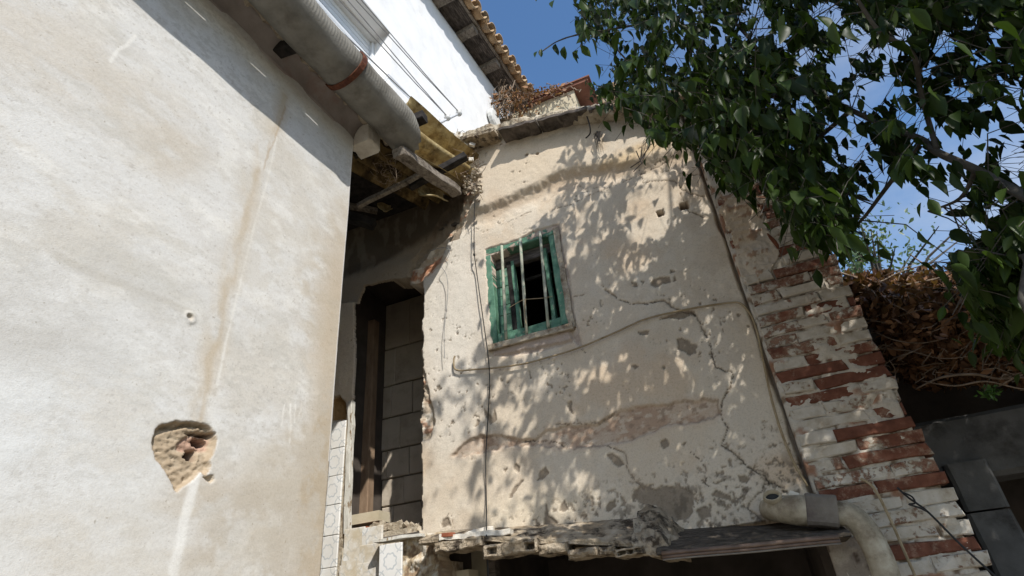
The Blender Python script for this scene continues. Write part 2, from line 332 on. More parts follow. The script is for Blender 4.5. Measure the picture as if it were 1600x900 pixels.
def leaf_mat(name, c0, c1, tr=.25, gl=.35):
    m, nt, b = base_mat(name, .42, gl)
    oi = N(nt, 'ShaderNodeObjectInfo'); ge = N(nt, 'ShaderNodeNewGeometry')
    rnd = N(nt, 'ShaderNodeMath', {0: oi.outputs['Random'], 1: ge.outputs['Random Per Island']}, operation='ADD').outputs[0]
    rnd = N(nt, 'ShaderNodeMath', {0: rnd}, operation='FRACT').outputs[0]
    c = ramp(nt, rnd, [(0., c0), (.8, c1), (1., tuple(x * 1.5 for x in c1))])
    nt.links.new(c, b.inputs['Base Color'])
    t = N(nt, 'ShaderNodeBsdfTranslucent'); nt.links.new(mixc(nt, 1., c, (1.5, 1.7, .6), 'MULTIPLY'), t.inputs[0])
    mx = N(nt, 'ShaderNodeMixShader', {0: tr, 1: b.outputs[0], 2: t.outputs[0]})
    nt.links.new(mx.outputs[0], nt.nodes['Material Output'].inputs[0]); return m
M_leaf = leaf_mat('green_leaf', (.012, .023, .005), (.036, .060, .012), .25, .13)
M_far = leaf_mat('grey_green_leaf', (.06, .10, .05), (.12, .17, .09), .2)
M_dry = leaf_mat('dry_leaf_brown', (.06, .03, .016), (.28, .15, .08), .12, .15)
M_weed = leaf_mat('weed_leaf', (.05, .12, .03), (.10, .20, .05), .3)

# ------------------------------------------------------------------ ground
g = MB(); n = 24
g.add([(0, 0, GROUND)] + [(3000 * math.cos(2 * math.pi * i / n), 3000 * math.sin(2 * math.pi * i / n), GROUND) for i in range(n)], [(0, i + 1, (i + 1) % n + 1) for i in range(n)])
tag(g.build('ground', M_ground), kind='structure')

# ================================================================== NEAR HOUSE ON THE LEFT
lh = thing('plastered_house', 'near plastered house on the left with a rust stain, a broken hole and a gutter', 'house', LF.P(0, GROUND))
us = np.concatenate([np.linspace(-6, -2.3, 12), np.arange(-2.25, .0001, .0065)]); us[-1] = 0
zs = np.concatenate([np.linspace(GROUND, -.1, 8), np.arange(-.05, 3.5, .0065)])
U, Z = np.meshgrid(us, zs, indexing='ij')
lp = lambda pts: [LF.at(*p) for p in pts]
wu = U + .05 * (fbm(U * 9, Z * 9, 4) - .5); wz = Z + .05 * (fbm(U * 9 + 50, Z * 9, 4) - .5)
n1 = fbm(U * 1.6 + 3, Z * 1.6, 5, .6); n2 = fbm(U * 5, Z * 9 + 20, 5, .6); n3 = fbm(U * 30, Z * 45, 4, .6); n4 = fbm(U * 2.6 + 70, Z * 3.6 + 9, 6, .62)
col = np.empty(U.shape + (3,)); col[:] = (.59, .58, .55)
def blend(f, c): 
    global col
    f = np.clip(f, 0, 1)[..., None]; col = col * (1 - f) + np.array(c) * f
blend(.55 * sst(.46, .68, n4), (.50, .455, .375)); blend(.6 * sst(.52, .72, n2), (.66, .645, .60)); blend(.55 * sst(.5, .68, n3) * sst(.4, .6, n1), (.44, .42, .375)); blend(.35 * sst(.5, .62, fbm(U * 7 + 9, Z * 16 + 2, 6, .68)), (.50, .475, .43)); blend(.5 * sst(.74, .79, fbm(U * 60, Z * 60, 3, .6)), (.36, .33, .29)); blend(.45 * sst(.55, .72, fbm(U * 3.5 + 19, Z * 8 + 1, 7, .7)), (.46, .445, .40))
def spot(px, py, rx, ry, c, k):
    a, b = LF.at(px, py); d = np.hypot((wu - a) / rx, (wz - b) / ry); blend(k * sst(1.2, .3, d) * (.35 + .9 * sst(.35, .65, n2)), c)
spot(70, 70, .55, .35, (.50, .45, .375), .5); spot(240, 190, .35, .3, (.50, .45, .37), .45); spot(60, 640, .7, .6, (.60, .605, .59), .6); spot(20, 500, .5, .2, (.44, .42, .38), .6); spot(200, 420, .5, .12, (.46, .44, .39), .5)
spot(440, 780, .30, .42, (.45, .40, .32), .75); spot(330, 800, .32, .25, (.47, .415, .335), .75); spot(150, 850, .5, .2, (.52, .48, .41), .6)
ed = -wu
blend(.85 * sst(.30, .02, ed + .22 * (n4 - .5)) * sst(2.9, 1.9, wz), (.42, .34, .235)); blend(.6 * sst(.12, .0, ed) * sst(.9, .3, wz), (.36, .28, .185))
blend(.5 * sst(.30, .05, ed + .3 * (n2 - .5)) * sst(2.9, 2.2, wz), (.47, .39, .29))
st = line_d(wu, wz, lp([(446, 150), (425, 215), (402, 270), (385, 330), (370, 400), (347, 480), (328, 570), (312, 655)])); stn = sst(.3, .62, fbm(U * 14, Z * 5, 4))
blend(.75 * sst(.034, .006, st + .012 * (n3 - .5)) * (.1 + 1.1 * stn), (.44, .365, .265)); blend(.55 * sst(.11, .02, st + .05 * (n2 - .5)) * stn, (.49, .42, .32)); blend(.55 * sst(.012, .002, line_d(wu, wz, lp([(445, 165), (424, 225), (410, 265)]))), (.38, .27, .16))
st2 = line_d(U, Z, lp([(432, 215), (418, 280), (398, 350), (378, 430), (352, 540), (340, 600)])); blend(.7 * sst(.018, .004, st2 + .01 * n3), (.66, .64, .585))
for q, wd, cc, kk in (([(312, 735), (296, 780), (285, 820), (272, 900)], .035, (.68, .665, .62), .8), ([(456, 632), (452, 690)], .008, (.68, .66, .61), .9), ([(447, 632), (440, 665)], .006, (.68, .66, .61), .8), ([(462, 634), (460, 660)], .006, (.68, .66, .61), .8), ([(471, 632), (468, 650)], .006, (.68, .66, .61), .7),
                     ([(90, 400), (180, 440), (260, 470), (300, 492)], .03, (.42, .39, .33), .55), ([(172, 95), (190, 75), (212, 55)], .012, (.68, .66, .61), .8)):
    blend(kk * sst(wd, wd * .3, line_d(wu * .6 + U * .4, wz * .6 + Z * .4, lp(q))), cc)
for q_, k_, c_ in (([(560, 290), (500, 330), (455, 430), (470, 560), (560, 620)], .55, (.46, .40, .31)), ([(440, 190), (350, 330), (330, 480), (420, 560), (470, 430), (500, 300)], .4, (.50, .465, .40)), ([(60, 330), (240, 380), (320, 440), (300, 540), (120, 560), (-20, 480)], .35, (.47, .455, .42)), ([(230, 140), (330, 230), (300, 300), (210, 280)], .45, (.47, .42, .345))):
    d_ = poly_d(wu, wz, lp(q_)); blend(k_ * sst(.10, -.15, d_) * (.15 + 1.1 * sst(.40, .62, fbm(U * 7 + 31 * k_, Z * 9, 7, .68))), c_)
tz_ = poly_d(wu, wz, lp([(560, 620), (505, 640), (478, 700), (468, 760), (470, 900), (460, 960), (560, 960)])); blend(.95 * sst(.02, -.015, tz_) * (.55 + .7 * sst(.4, .6, n2)), (.40, .325, .225))
tz_ = poly_d(wu, wz, lp([(560, 560), (500, 590), (450, 650), (400, 720), (330, 790), (270, 900), (560, 960)])); blend(.75 * sst(.05, -.10, tz_) * (.25 + 1.0 * sst(.38, .62, fbm(U * 10 + 6, Z * 8, 6, .66))), (.44, .39, .315))
disp = .010 * (fbm(U * 1.8, Z * 1.8, 3) - .5) + .003 * (n2 - .5) + .0012 * (n3 - .5)
lum = col.mean(-1, keepdims=True); col = col * .9 + lum * .1
zt = lambda x, y: (220 + x / 5.63, 630 + y / 5.63)
hole = lp([zt(*p) for p in [(180, 185), (330, 150), (480, 160), (610, 190), (635, 225), (665, 260), (672, 330), (655, 400), (610, 500), (620, 575), (572, 640), (525, 610), (440, 690), (320, 785), (240, 650), (200, 570), (130, 500), (100, 400), (100, 320), (130, 230)]])
hu = U + .016 * (fbm(U * 40, Z * 40, 3) - .5); hz = Z + .016 * (fbm(U * 40 + 9, Z * 40, 3) - .5)
hd = poly_d(hu, hz, hole); inside = sst(.0, -.012, hd)
rough = fbm(U * 34, Z * 60, 5, .65)
disp -= inside * (.022 + .03 * (rough - .45)); blend(sst(.004, -.004, hd), (.37, .29, .20)); blend(inside * .7 * sst(.5, .65, rough), (.45, .37, .27))
br = poly_d(hu, hz, lp([zt(*p) for p in [(345, 340), (440, 262), (640, 262), (655, 330), (620, 420), (400, 440), (335, 400)]])); blend(sst(.0, -.015, br) * .9, (.42, .27, .20)); disp -= sst(0., -.012, br) * .016
for q in ([(505, 305), (560, 290), (620, 325), (625, 365), (560, 380), (500, 360)], [(445, 410), (540, 405), (515, 500), (480, 507), (400, 468)], [(430, 258), (520, 252), (660, 266), (640, 300), (560, 275), (480, 268)]):
    d = poly_d(U, Z, lp([zt(*p) for p in q])); disp -= sst(.003, -.006, d) * .11; blend(sst(.003, -.005, d), (.16, .10, .08))
d = poly_d(hu, hz, lp([zt(*p) for p in [(540, 640), (640, 635), (652, 690), (610, 715), (570, 690)]])); disp -= sst(.0, -.008, d) * .02; blend(sst(.003, -.004, d), (.42, .35, .26))
d = line_d(hu, hz, lp([zt(*p) for p in [(210, 210), (340, 205), (440, 180), (590, 205)]])); disp -= sst(.012, .002, d) * .025
a, b = LF.at(297, 496); d = np.hypot(hu - a, hz - b); disp -= .015 * sst(.02, .004, d); disp += .006 * sst(.04, .02, d); blend(.6 * sst(.025, .01, d), (.38, .32, .24))
for q in ([(402, 120), (412, 150), (440, 165), (455, 200)], [(380, 170), (420, 160)]):
    d = line_d(hu, hz, lp(q)); disp -= .0012 * sst(.004, .001, d); blend(.22 * sst(.004, .001, d), (.3, .26, .21))
corner = sst(.012, .004, -U); blend(corner * .9 * (Z > .9), (.72, .71, .68))
P = LF.O + U[..., None] * LF.e + disp[..., None] * LF.n; P[..., 2] = Z
P -= np.array(lh.location)
lw = field('wall', P, np.ones((len(us) - 1, len(zs) - 1), bool), col, M_smooth, lh, tuple(-LF.n * .35), (.5, .45, .38))
# end wall and back of the house
m = MB()
pe = [LF.P(0, GROUND, -.34), LF.P(0, 3.5, -.34), LF.P(.0, 3.5, -2.6), LF.P(.0, GROUND, -2.6)]
m.hexa([LF.P(-.06, GROUND, -.34), LF.P(-.004, GROUND, -.34), LF.P(-.004, GROUND, -3), LF.P(-.06, GROUND, -3), LF.P(-.06, 3.5, -.34), LF.P(-.004, 3.5, -.34), LF.P(-.004, 3.5, -3), LF.P(-.06, 3.5, -3)])
m.build('end_wall', M_cream, lh)
# concave cove below the eaves
m = MB(); prof = []
for i in range(9):
    a = math.pi / 2 * i / 8; prof.append((.11 * (1 - math.cos(a)) - .002, 3.46 + .13 * math.sin(a)))
prof += [(.11, 3.66), (-.3, 3.66), (-.3, 3.49)]
ss = np.linspace(-6, .0, 60); k = len(prof); vs = []
for i, s_ in enumerate(ss):
    for (o_, z_) in prof: vs.append(LF.P(s_, z_ + .006 * math.sin(s_ * 9 + o_ * 30), o_ + .004 * math.sin(s_ * 13)))
m.add(vs, [(i * k + j, i * k + (j + 1) % k, (i + 1) * k + (j + 1) % k, (i + 1) * k + j) for i in range(len(ss) - 1) for j in range(k)] + [tuple(range(k - 1, -1, -1)), tuple(range((len(ss) - 1) * k, len(ss) * k))])
m.build('cove', M_cove, lh, True)
m = MB(); m.beam(LF.P(.004, 3.53, .04), LF.P(.17, 3.54, .03), .2, .22, seg=7, wob=.010)
m.build('cornice_end', M_plas, lh)
# broken mortar bed and eave board behind the gutter
m = MB(); vs = []; ss = np.arange(-6, .34, .045)
for s_ in ss:
    j = random.uniform(-.012, .02)
    vs += [LF.P(s_, 3.595 + random.uniform(-.03, .012), .10 + j), LF.P(s_, 3.615 + random.uniform(-.02, .02), .235), LF.P(s_, 3.78, .23), LF.P(s_, 3.78, .1)]
m.add(vs, [(i * 4 + j, i * 4 + (j + 1) % 4, i * 4 + 4 + (j + 1) % 4, i * 4 + 4 + j) for i in range(len(ss) - 1) for j in range(4)] + [(3, 2, 1, 0), tuple(len(vs) - 4 + j for j in range(4))])
m.build('mortar_bed', M_mort, lh)
for s0, s1 in ((-6, -3.2), (-3.18, -1.05), (-1.0, -.1)):
    m = MB(); m.beam(LF.P(s0, 3.575, .185), LF.P(s1, 3.575, .185), .05, .035, seg=14, wob=.004); m.build('eave_board', M_wood, lh)
for px, py in ((447, 104),):
    s_, _ = LF.at(px, py, .14)
    m = MB(); m.beam(LF.P(s_, 3.60, -.1), LF.P(s_ + .01, 3.53, .20), .085, .075, seg=2, wob=.004); m.build('rafter', M_dark, lh)
m = MB(); m.beam(LF.P(-2.4, 3.6, -.1), LF.P(-2.39, 3.53, .2), .085, .075, seg=2, wob=.004); m.build('rafter', M_dark, lh)
# gutter: a half round fibre cement channel with ribs pressed into its outer skin
gu = tag(link('gutter', None, lh, (0, 0, 0)))
GC, GR = (.305, 3.60), .166
m = MB(); na = 26; ss = np.concatenate([np.arange(-5., -2.3, .03), np.arange(-2.3, .36, .0052)]); vs = []
def gut_pt(s_, a, r):
    rib = .003 * math.sin(s_ * 2 * math.pi / .026 + a * 1.2) * (.6 + .4 * math.sin(a * 60)) * float(sst(-.6, -.1, np.array(a))) if r == GR else 0
    wv = .006 * math.sin(s_ * 3.1 + a) + .003 * math.sin(s_ * 11 + a * 3)
    return LF.P(s_, GC[1] + .012 * (s_ < -9) + (r + rib + wv) * math.sin(a), GC[0] + (r + rib + wv) * math.cos(a))
angs = np.sort(np.concatenate([np.linspace(math.radians(-178), math.radians(48), na - 2), np.radians([-143.2, -140.4])]))
slot_j = int(np.argmin(np.abs(angs - math.radians(-143.2)))); slots = [(LF.at(312, 45)[0], LF.at(346, 76)[0]), (LF.at(412, 130)[0], LF.at(438, 151)[0]), (LF.at(496, 200)[0], LF.at(516, 217)[0])]; slots = [(a_ - .30, b_ - .30) for a_, b_ in slots]
endc = [.33 - .06 * math.cos(a * 1.6) - .16 * float(sst(-.7, .7, np.array(a))) + .02 * math.sin(a * 17) for a in angs]
for s_ in ss:
    for a, e_ in zip(angs, endc): vs.append(gut_pt(min(s_, e_), a, GR))
for s_ in ss:
    for a, e_ in zip(angs, endc): vs.append(gut_pt(min(s_, e_), a, GR - .016))
nb = len(ss) * na; fs = []
for i in range(len(ss) - 1):
    for j in range(na - 1):
        q = (i * na + j, (i + 1) * na + j, (i + 1) * na + j + 1, i * na + j + 1)
        if j == slot_j and any(a_ < ss[i] < b_ for a_, b_ in slots): continue
        if ss[i] < endc[j] or ss[i] < endc[j + 1]:
            fs.append(q); fs.append(tuple(reversed([t + nb for t in q])))
    for j in (0, na - 1):
        q = (i * na + j, (i + 1) * na + j, (i + 1) * na + j + nb, i * na + j + nb); fs.append(q)
for j in range(na - 1):
    i = len(ss) - 1; fs.append((i * na + j, i * na + j + 1, i * na + j + 1 + nb, i * na + j + nb)); fs.append((j, j + 1, j + 1 + nb, j + nb))
m.add(vs, fs); m.build('channel', M_gut, gu, True)
s0, _ = LF.at(548, 112, .35)
m = MB(); vs = []; k = 14
for i in range(k):
    a = math.radians(-150 + 195 * i / (k - 1)); sh = -.05 * math.cos(a) * 0
    for ds in (-.022, .022):
        for r in (GR + .006, GR + .016): vs.append(gut_pt(s0 + ds + .02 * math.sin(a), a, r))
m.add(vs, [f for i in range(k - 1) for f in ((i * 4, i * 4 + 4, i * 4 + 6, i * 4 + 2), (i * 4 + 1, i * 4 + 3, i * 4 + 7, i * 4 + 5), (i * 4, i * 4 + 1, i * 4 + 5, i * 4 + 4), (i * 4 + 2, i * 4 + 6, i * 4 + 7, i * 4 + 3))] + [(0, 2, 3, 1), (k * 4 - 4, k * 4 - 3, k * 4 - 1, k * 4 - 2)])
m.build('strap', M_rust, gu)
# the near house's own roof above the gutter: tile rows that the yard never sees, kept as a slab
m = MB(); m.hexa([LF.P(-6, 3.79, .28), LF.P(.2, 3.79, .28), LF.P(.2, 4.45, -1.6), LF.P(-6, 4.45, -1.6), LF.P(-6, 3.84, .28), LF.P(.2, 3.84, .28), LF.P(.2, 4.5, -1.6), LF.P(-6, 4.5, -1.6)])
m.build('roof', M_terra, lh)

# ================================================================== RUINED HOUSE: PLASTERED WALL
rh = thing('ruined_house', 'cracked cream wall of the ruined house with empty doorway and barred green window', 'house', (-1.5, WY, GROUND))
fp = lambda pts: [(float(onY(x, y, WY)[0]), float(onY(x, y, WY)[2])) for x, y in pts]
ff = lambda x, y: fp([(x, y)])[0]
STEP = .0085
us = np.concatenate([np.linspace(-6, -3.7, 6), np.arange(-3.62, .318, STEP)]); zs = np.arange(.18, 4.98, STEP)
U, Z = np.meshgrid(us, zs, indexing='ij')
n0 = fbm(U * 1.1, Z * 1.1 + 5, 4); n1 = fbm(U * 3 + 11, Z * 3, 6, .62); n2 = fbm(U * 9, Z * 9 + 40, 5, .6); n3 = fbm(U * 36, Z * 36, 4, .6)
wu = U + .06 * (fbm(U * 13, Z * 13, 5, .6) - .5); wz = Z + .06 * (fbm(U * 13 + 60, Z * 13, 5, .6) - .5)
hu = U + .03 * (fbm(U * 34, Z * 34, 4, .6) - .5); hz = Z + .03 * (fbm(U * 34 + 60, Z * 34, 4, .6) - .5)
col = np.empty(U.shape + (3,)); col[:] = (.585, .515, .42)
blend(.8 * sst(.40, .65, n1), (.615, .56, .475)); blend(.55 * sst(.52, .72, fbm(U * 2 + 33, Z * 2 + 3, 6, .6)), (.56, .44, .32)); blend(.5 * sst(.5, .7, n2) * sst(.45, .6, n0), (.50, .43, .345))
px_l = lambda x, y, rx, ry: np.hypot((wu - ff(x, y)[0]) / rx, (wz - ff(x, y)[1]) / ry)
blend(.85 * sst(1.2, .3, px_l(700, 480, .45, 1.5)), (.645, .62, .57)); blend(.6 * sst(1.2, .2, px_l(860, 240, .9, .5)), (.60, .51, .39))
blend(.6 * sst(1.1, .3, px_l(1000, 240, .5, .12)) * (.4 + n2), (.60, .43, .22)); blend(.5 * sst(1.1, .3, px_l(1215, 735, .18, .15)), (.58, .40, .24))
blend(.5 * sst(1.2, .2, px_l(1150, 600, .2, 1.)), (.55, .505, .44)); blend(.55 * sst(1.2, .2, px_l(830, 800, .55, .18)), (.63, .56, .44))
disp = .03 * (n0 - .5) + .012 * (n1 - .5) + .006 * (n2 - .5) + .002 * (n3 - .5)
# ridge: the plaster above stands proud and rolls over
rl = fp([(640, 372), (700, 345), (745, 331), (775, 322), (805, 308), (835, 295), (868, 277), (905, 268), (950, 262), (1000, 256), (1060, 240), (1120, 215)])
rz = np.interp(U, [p[0] for p in rl], [p[1] for p in rl])
amp = np.interp(U, [ff(640, 300)[0], ff(730, 300)[0], ff(870, 300)[0], ff(980, 300)[0], ff(1060, 300)[0]], [.015, .035, .05, .045, .03])
disp += amp * sst(-.05, .05, wz - rz) - .02 * np.exp(-((wz - rz + .10) / .09) ** 2)
blend(.5 * np.exp(-((wz - rz + .06) / .07) ** 2) * (.4 + n2), (.50, .38, .27))
# dark weathering below the coping, with the coping's shadow painted into the colour
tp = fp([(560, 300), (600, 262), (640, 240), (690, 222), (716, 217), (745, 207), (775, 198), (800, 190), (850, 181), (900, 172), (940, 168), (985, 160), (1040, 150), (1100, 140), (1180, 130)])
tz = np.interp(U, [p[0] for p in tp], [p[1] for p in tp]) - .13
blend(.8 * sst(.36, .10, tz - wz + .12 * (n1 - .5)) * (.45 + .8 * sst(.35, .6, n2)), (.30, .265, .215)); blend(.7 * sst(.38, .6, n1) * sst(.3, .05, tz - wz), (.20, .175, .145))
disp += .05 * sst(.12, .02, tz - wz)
# peeled paint that bares the grey render
peels = [[(1017, 447), (1020, 437), (1032, 432), (1046, 433), (1050, 441), (1035, 444), (1025, 450)], [(1048, 421), (1056, 425), (1045, 430)], [(985, 438), (995, 443), (997, 449), (988, 448)], [(1000, 436), (1008, 440), (1004, 446)], [(1053, 431), (1058, 437), (1052, 441)],
 [(1058, 529), (1065, 527), (1078, 533), (1090, 540), (1088, 552), (1078, 555), (1070, 550), (1059, 545)], [(996, 517), (1013, 516), (1012, 523), (1000, 522)], [(987, 571), (993, 568), (998, 572), (992, 577)], [(1034, 573), (1038, 570), (1041, 574), (1037, 577)],
 [(1028, 500), (1045, 492), (1065, 485), (1082, 484), (1088, 494), (1080, 493), (1066, 497), (1060, 499), (1045, 498)], [(755, 634), (760, 643), (768, 650), (772, 638), (776, 655), (766, 664), (757, 650)], [(741, 668), (744, 656), (749, 653), (748, 662)],
 [(793, 779), (800, 765), (812, 752), (820, 748), (806, 765), (800, 777)], [(838, 750), (843, 735), (852, 728), (857, 740), (848, 750)], [(784, 733), (792, 730), (790, 740)], [(803, 722), (811, 728), (809, 740), (801, 732)],
 [(988, 775), (1000, 756), (1023, 762), (1039, 758), (1070, 762), (1082, 768), (1084, 799), (1074, 812), (1043, 816), (1023, 791), (1003, 788)], [(1088, 796), (1098, 789), (1110, 795), (1113, 808), (1095, 812)],
 [(1110, 776), (1118, 765), (1130, 770), (1142, 772), (1148, 785), (1152, 793), (1140, 782), (1125, 778)], [(1153, 743), (1163, 741), (1172, 747), (1165, 756), (1155, 752)], [(944, 800), (950, 785), (960, 778), (963, 790), (955, 800)], [(922, 775), (926, 777), (930, 790), (924, 788)], [(969, 773), (975, 776), (979, 786), (972, 782)],
 [(848, 821), (851, 792), (854, 784), (857, 805), (872, 816), (868, 823)], [(873, 797), (876, 785), (882, 781), (890, 795), (880, 800)], [(946, 712), (955, 706), (968, 716), (975, 728), (964, 730)], [(1030, 690), (1040, 683), (1046, 694), (1036, 701)], [(1063, 692), (1072, 690), (1070, 698)], [(886, 628), (893, 624), (895, 648), (890, 644)],
 [(1190, 735), (1199, 738), (1202, 750), (1193, 746)], [(700, 345), (722, 340), (718, 372), (702, 378)], [(690, 812), (700, 806), (704, 822), (690, 824)], [(1038, 770), (1050, 772), (1044, 777)], [(1206, 693), (1214, 692), (1213, 699)]]
pm = np.full(U.shape, 9.)
for q in peels: pm = np.minimum(pm, poly_d(wu * .3 + hu * .7, wz * .3 + hz * .7, fp(q)))
sp = (fbm(U * 30 + 80, Z * 30, 5, .62)); low = sst(1.05, .62, wz - .10 * U); 
spk = sst(.70, .73, sp) * sst(.5, .62, fbm(U * 2.4 + 7, Z * 2.4 + 70, 3)) 
spk = np.maximum(spk, sst(.62, .66, sp) * sst(.9, .66, wz - .12 * (U + .8)))
pk = np.maximum(sst(.001, -.0035, pm), spk * .9)
disp -= pk * .012; blend(pk, (.27, .228, .18)); blend(pk * .5 * sst(.5, .65, n3), (.21, .175, .135))
# band of bared pinkish brick dust
band = [(704, 713), (732, 686), (770, 678), (805, 684), (838, 684), (852, 670), (880, 664), (905, 662), (937, 660), (960, 643), (991, 635), (1038, 633), (1061, 626), (1080, 624), (1120, 624), (1128, 647), (1089, 659), (1039, 668), (983, 686), (948, 696), (905, 700), (855, 700), (835, 696), (790, 698), (745, 712)]
bd_ = poly_d(wu, wz, fp(band)); bk = sst(.006, -.012, bd_)
disp -= bk * (.022 + .02 * (n2 - .5)); blend(bk * .9, (.49, .395, .315)); blend(bk * .8 * sst(.50, .64, n2), (.40, .285, .21)); blend(bk * .8 * sst(.50, .64, fbm(U * 16, Z * 30, 4)), (.56, .485, .40)); blend(.8 * sst(.012, .003, np.abs(bd_ + .012 * (n3 - .4))) * sst(.42, .55, n1), (.24, .20, .16)); blend(.7 * bk * sst(.62, .68, fbm(U * 26, Z * 40, 4)), (.27, .20, .15)); blend(.5 * sst(.05, .0, bd_) * (1 - bk), (.52, .42, .33))
# cracks: deep ones with dirt in them, and hairlines
for wd, dp, q in ((.010, .03, [(946, 452), (967, 468), (985, 474), (1010, 475), (1038, 469), (1055, 483), (1085, 490), (1094, 508), (1106, 529), (1113, 554), (1117, 573), (1144, 583), (1142, 600), (1130, 624), (1126, 651), (1138, 669), (1126, 694), (1159, 717), (1167, 729), (1194, 744), (1202, 752), (1218, 760), (1233, 774)]),
  (.008, .02, [(1202, 752), (1179, 776), (1167, 795), (1185, 806), (1192, 815)]), (.008, .02, [(1005, 286), (1021, 282), (1055, 283), (1063, 294), (1079, 303), (1100, 308)]), (.009, .025, [(1063, 303), (1072, 320), (1079, 332), (1100, 340)]),
  (.007, .015, [(948, 696), (975, 707), (980, 730), (987, 744), (1005, 766)]), (.007, .015, [(1078, 706), (1093, 717), (1103, 733), (1102, 752), (1107, 762)]), (.006, .012, [(1060, 270), (1085, 274), (1100, 272)]),
  (.005, .008, [(861, 328), (890, 320), (916, 307), (958, 290), (1005, 269), (1047, 249)]), (.005, .008, [(898, 282), (912, 295), (935, 292)]), (.006, .012, [(890, 512), (905, 540), (915, 552)]), (.007, .015, [(840, 690), (815, 688), (865, 688), (880, 697)]), (.007, .014, [(868, 663), (905, 661), (937, 660), (963, 643)]),
  (.006, .012, [(898, 463), (912, 460)]), (.005, .01, [(696, 808), (702, 800), (712, 828)]), (.006, .012, [(790, 348), (830, 330)]), (.006, .012, [(998, 256), (1005, 285)]), (.012, .02, [(1000, 236), (1010, 226), (1018, 224)])):
    d = line_d(hu, hz, fp(q)) + .003 * (n3 - .5); wv = wd * (.15 + 1.1 * n2); t = sst(wv, wv * .25, d); disp -= .55 * dp * t; blend(.9 * t, (.085, .065, .05)); blend(.35 * sst(.035, .0, d) * (n2 > .5), (.48, .40, .31))
# plaster edge strip beside the brick pillar: a run of mortar following the cable
d = line_d(wu, wz, fp([(1090, 240), (1120, 310), (1160, 420), (1200, 530), (1235, 640), (1265, 745)])); disp += .012 * sst(.07, .02, d); blend(.5 * sst(.06, .02, d), (.56, .48, .38))
edge = .305 - U; disp -= .05 * sst(.022, .004, edge + .03 * (fbm(Z * 7, Z * 0 + 3.3, 4) - .45)); blend(.8 * sst(.016, .004, edge + .03 * (fbm(Z * 7, Z * 0 + 3.3, 4) - .45)), (.16, .12, .09))
# holes left by pegs
for x, y, r, dp in ((1032, 333, .032, .12), (1069, 322, .04, .1), (825, 246, .014, .04), (842, 245, .016, .04), (833, 205, .012, .03), (785, 230, .01, .03), (1045, 215, .01, .02), (936, 215, .03, .03), (1203, 775, .0, 0)):
    if r:
        a, b = ff(x, y); d = np.maximum(np.abs(hu - a), np.abs(hz - b)); disp -= dp * sst(r, r * .55, d); blend(sst(r * 1.05, r * .6, d), (.14, .10, .075))
# rough bare ground around the window and the doorway
win = fp([(764, 396), (868, 353), (891, 507), (772, 540)])
wd_ = poly_d(wu * .5 + hu * .5, wz * .5 + hz * .5, fp([(757, 388), (795, 378), (840, 358), (874, 349), (883, 400), (892, 440), (897, 490), (905, 520), (912, 545), (895, 533), (893, 536), (850, 548), (800, 556), (772, 557), (768, 545), (762, 480)])); k = sst(.004, -.012, wd_)
disp -= k * .014; blend(k * .9, (.44, .375, .32)); blend(k * .7 * sst(.5, .62, n2), (.34, .27, .23))
sill = poly_d(hu, hz, fp([(768, 548), (830, 530), (890, 509), (893, 531), (850, 541), (770, 556)])); k = sst(.003, -.008, sill); disp += k * .02; blend(k * .85, (.42, .355, .315))
door = fp([(562, 441), (600, 433), (634, 428), (637, 441), (660, 438), (663, 460), (658, 500), (657, 560), (660, 600), (657, 650), (660, 700), (660, 780), (661, 830), (541, 835), (546, 700), (553, 560), (552, 470)])
dd = poly_d(wu * .4 + hu * .6, wz * .4 + hz * .6, door)
jag = poly_d(wu, wz, fp([(655, 440), (690, 405), (700, 375), (735, 330), (748, 290), (735, 275), (700, 320), (640, 400), (632, 430), (655, 600), (657, 690), (670, 690), (680, 660), (672, 620), (668, 600), (659, 560), (660, 480)])); k = sst(.01, -.02, jag)
disp -= k * (.03 + .05 * (fbm(U * 20, Z * 20, 4) - .5)); blend(k, (.50, .425, .335)); blend(k * sst(.5, .6, n2), (.62, .58, .51)); blend(k * .8 * sst(.6, .68, fbm(U * 11 + 30, Z * 16, 4)), (.42, .23, .15))
# sooty wall under the lean-to, set back where the plaster is gone
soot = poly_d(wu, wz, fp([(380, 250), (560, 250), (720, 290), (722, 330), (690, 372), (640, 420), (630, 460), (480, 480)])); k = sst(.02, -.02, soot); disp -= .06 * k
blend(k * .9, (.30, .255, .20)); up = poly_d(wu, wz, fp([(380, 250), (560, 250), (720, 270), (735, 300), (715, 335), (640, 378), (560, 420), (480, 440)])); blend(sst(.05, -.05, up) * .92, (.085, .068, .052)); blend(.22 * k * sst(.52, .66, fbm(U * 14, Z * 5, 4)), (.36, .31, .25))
lint = fp([(632, 432), (648, 441), (668, 432), (700, 405), (690, 398), (655, 418), (636, 424)])
d = poly_d(hu, hz, lint); blend(sst(.01, -.01, d) * .9, (.40, .19, .11)); blend(sst(.01, -.01, d) * sst(.5, .6, n2), (.55, .47, .38))
# left pier beside the doorway: adobe hole and cream plaster
d = poly_d(hu, hz, fp([(515, 622), (528, 617), (540, 628), (541, 655), (515, 658)])); k = sst(.003, -.01, d); disp -= .05 * k; blend(k, (.36, .235, .11))
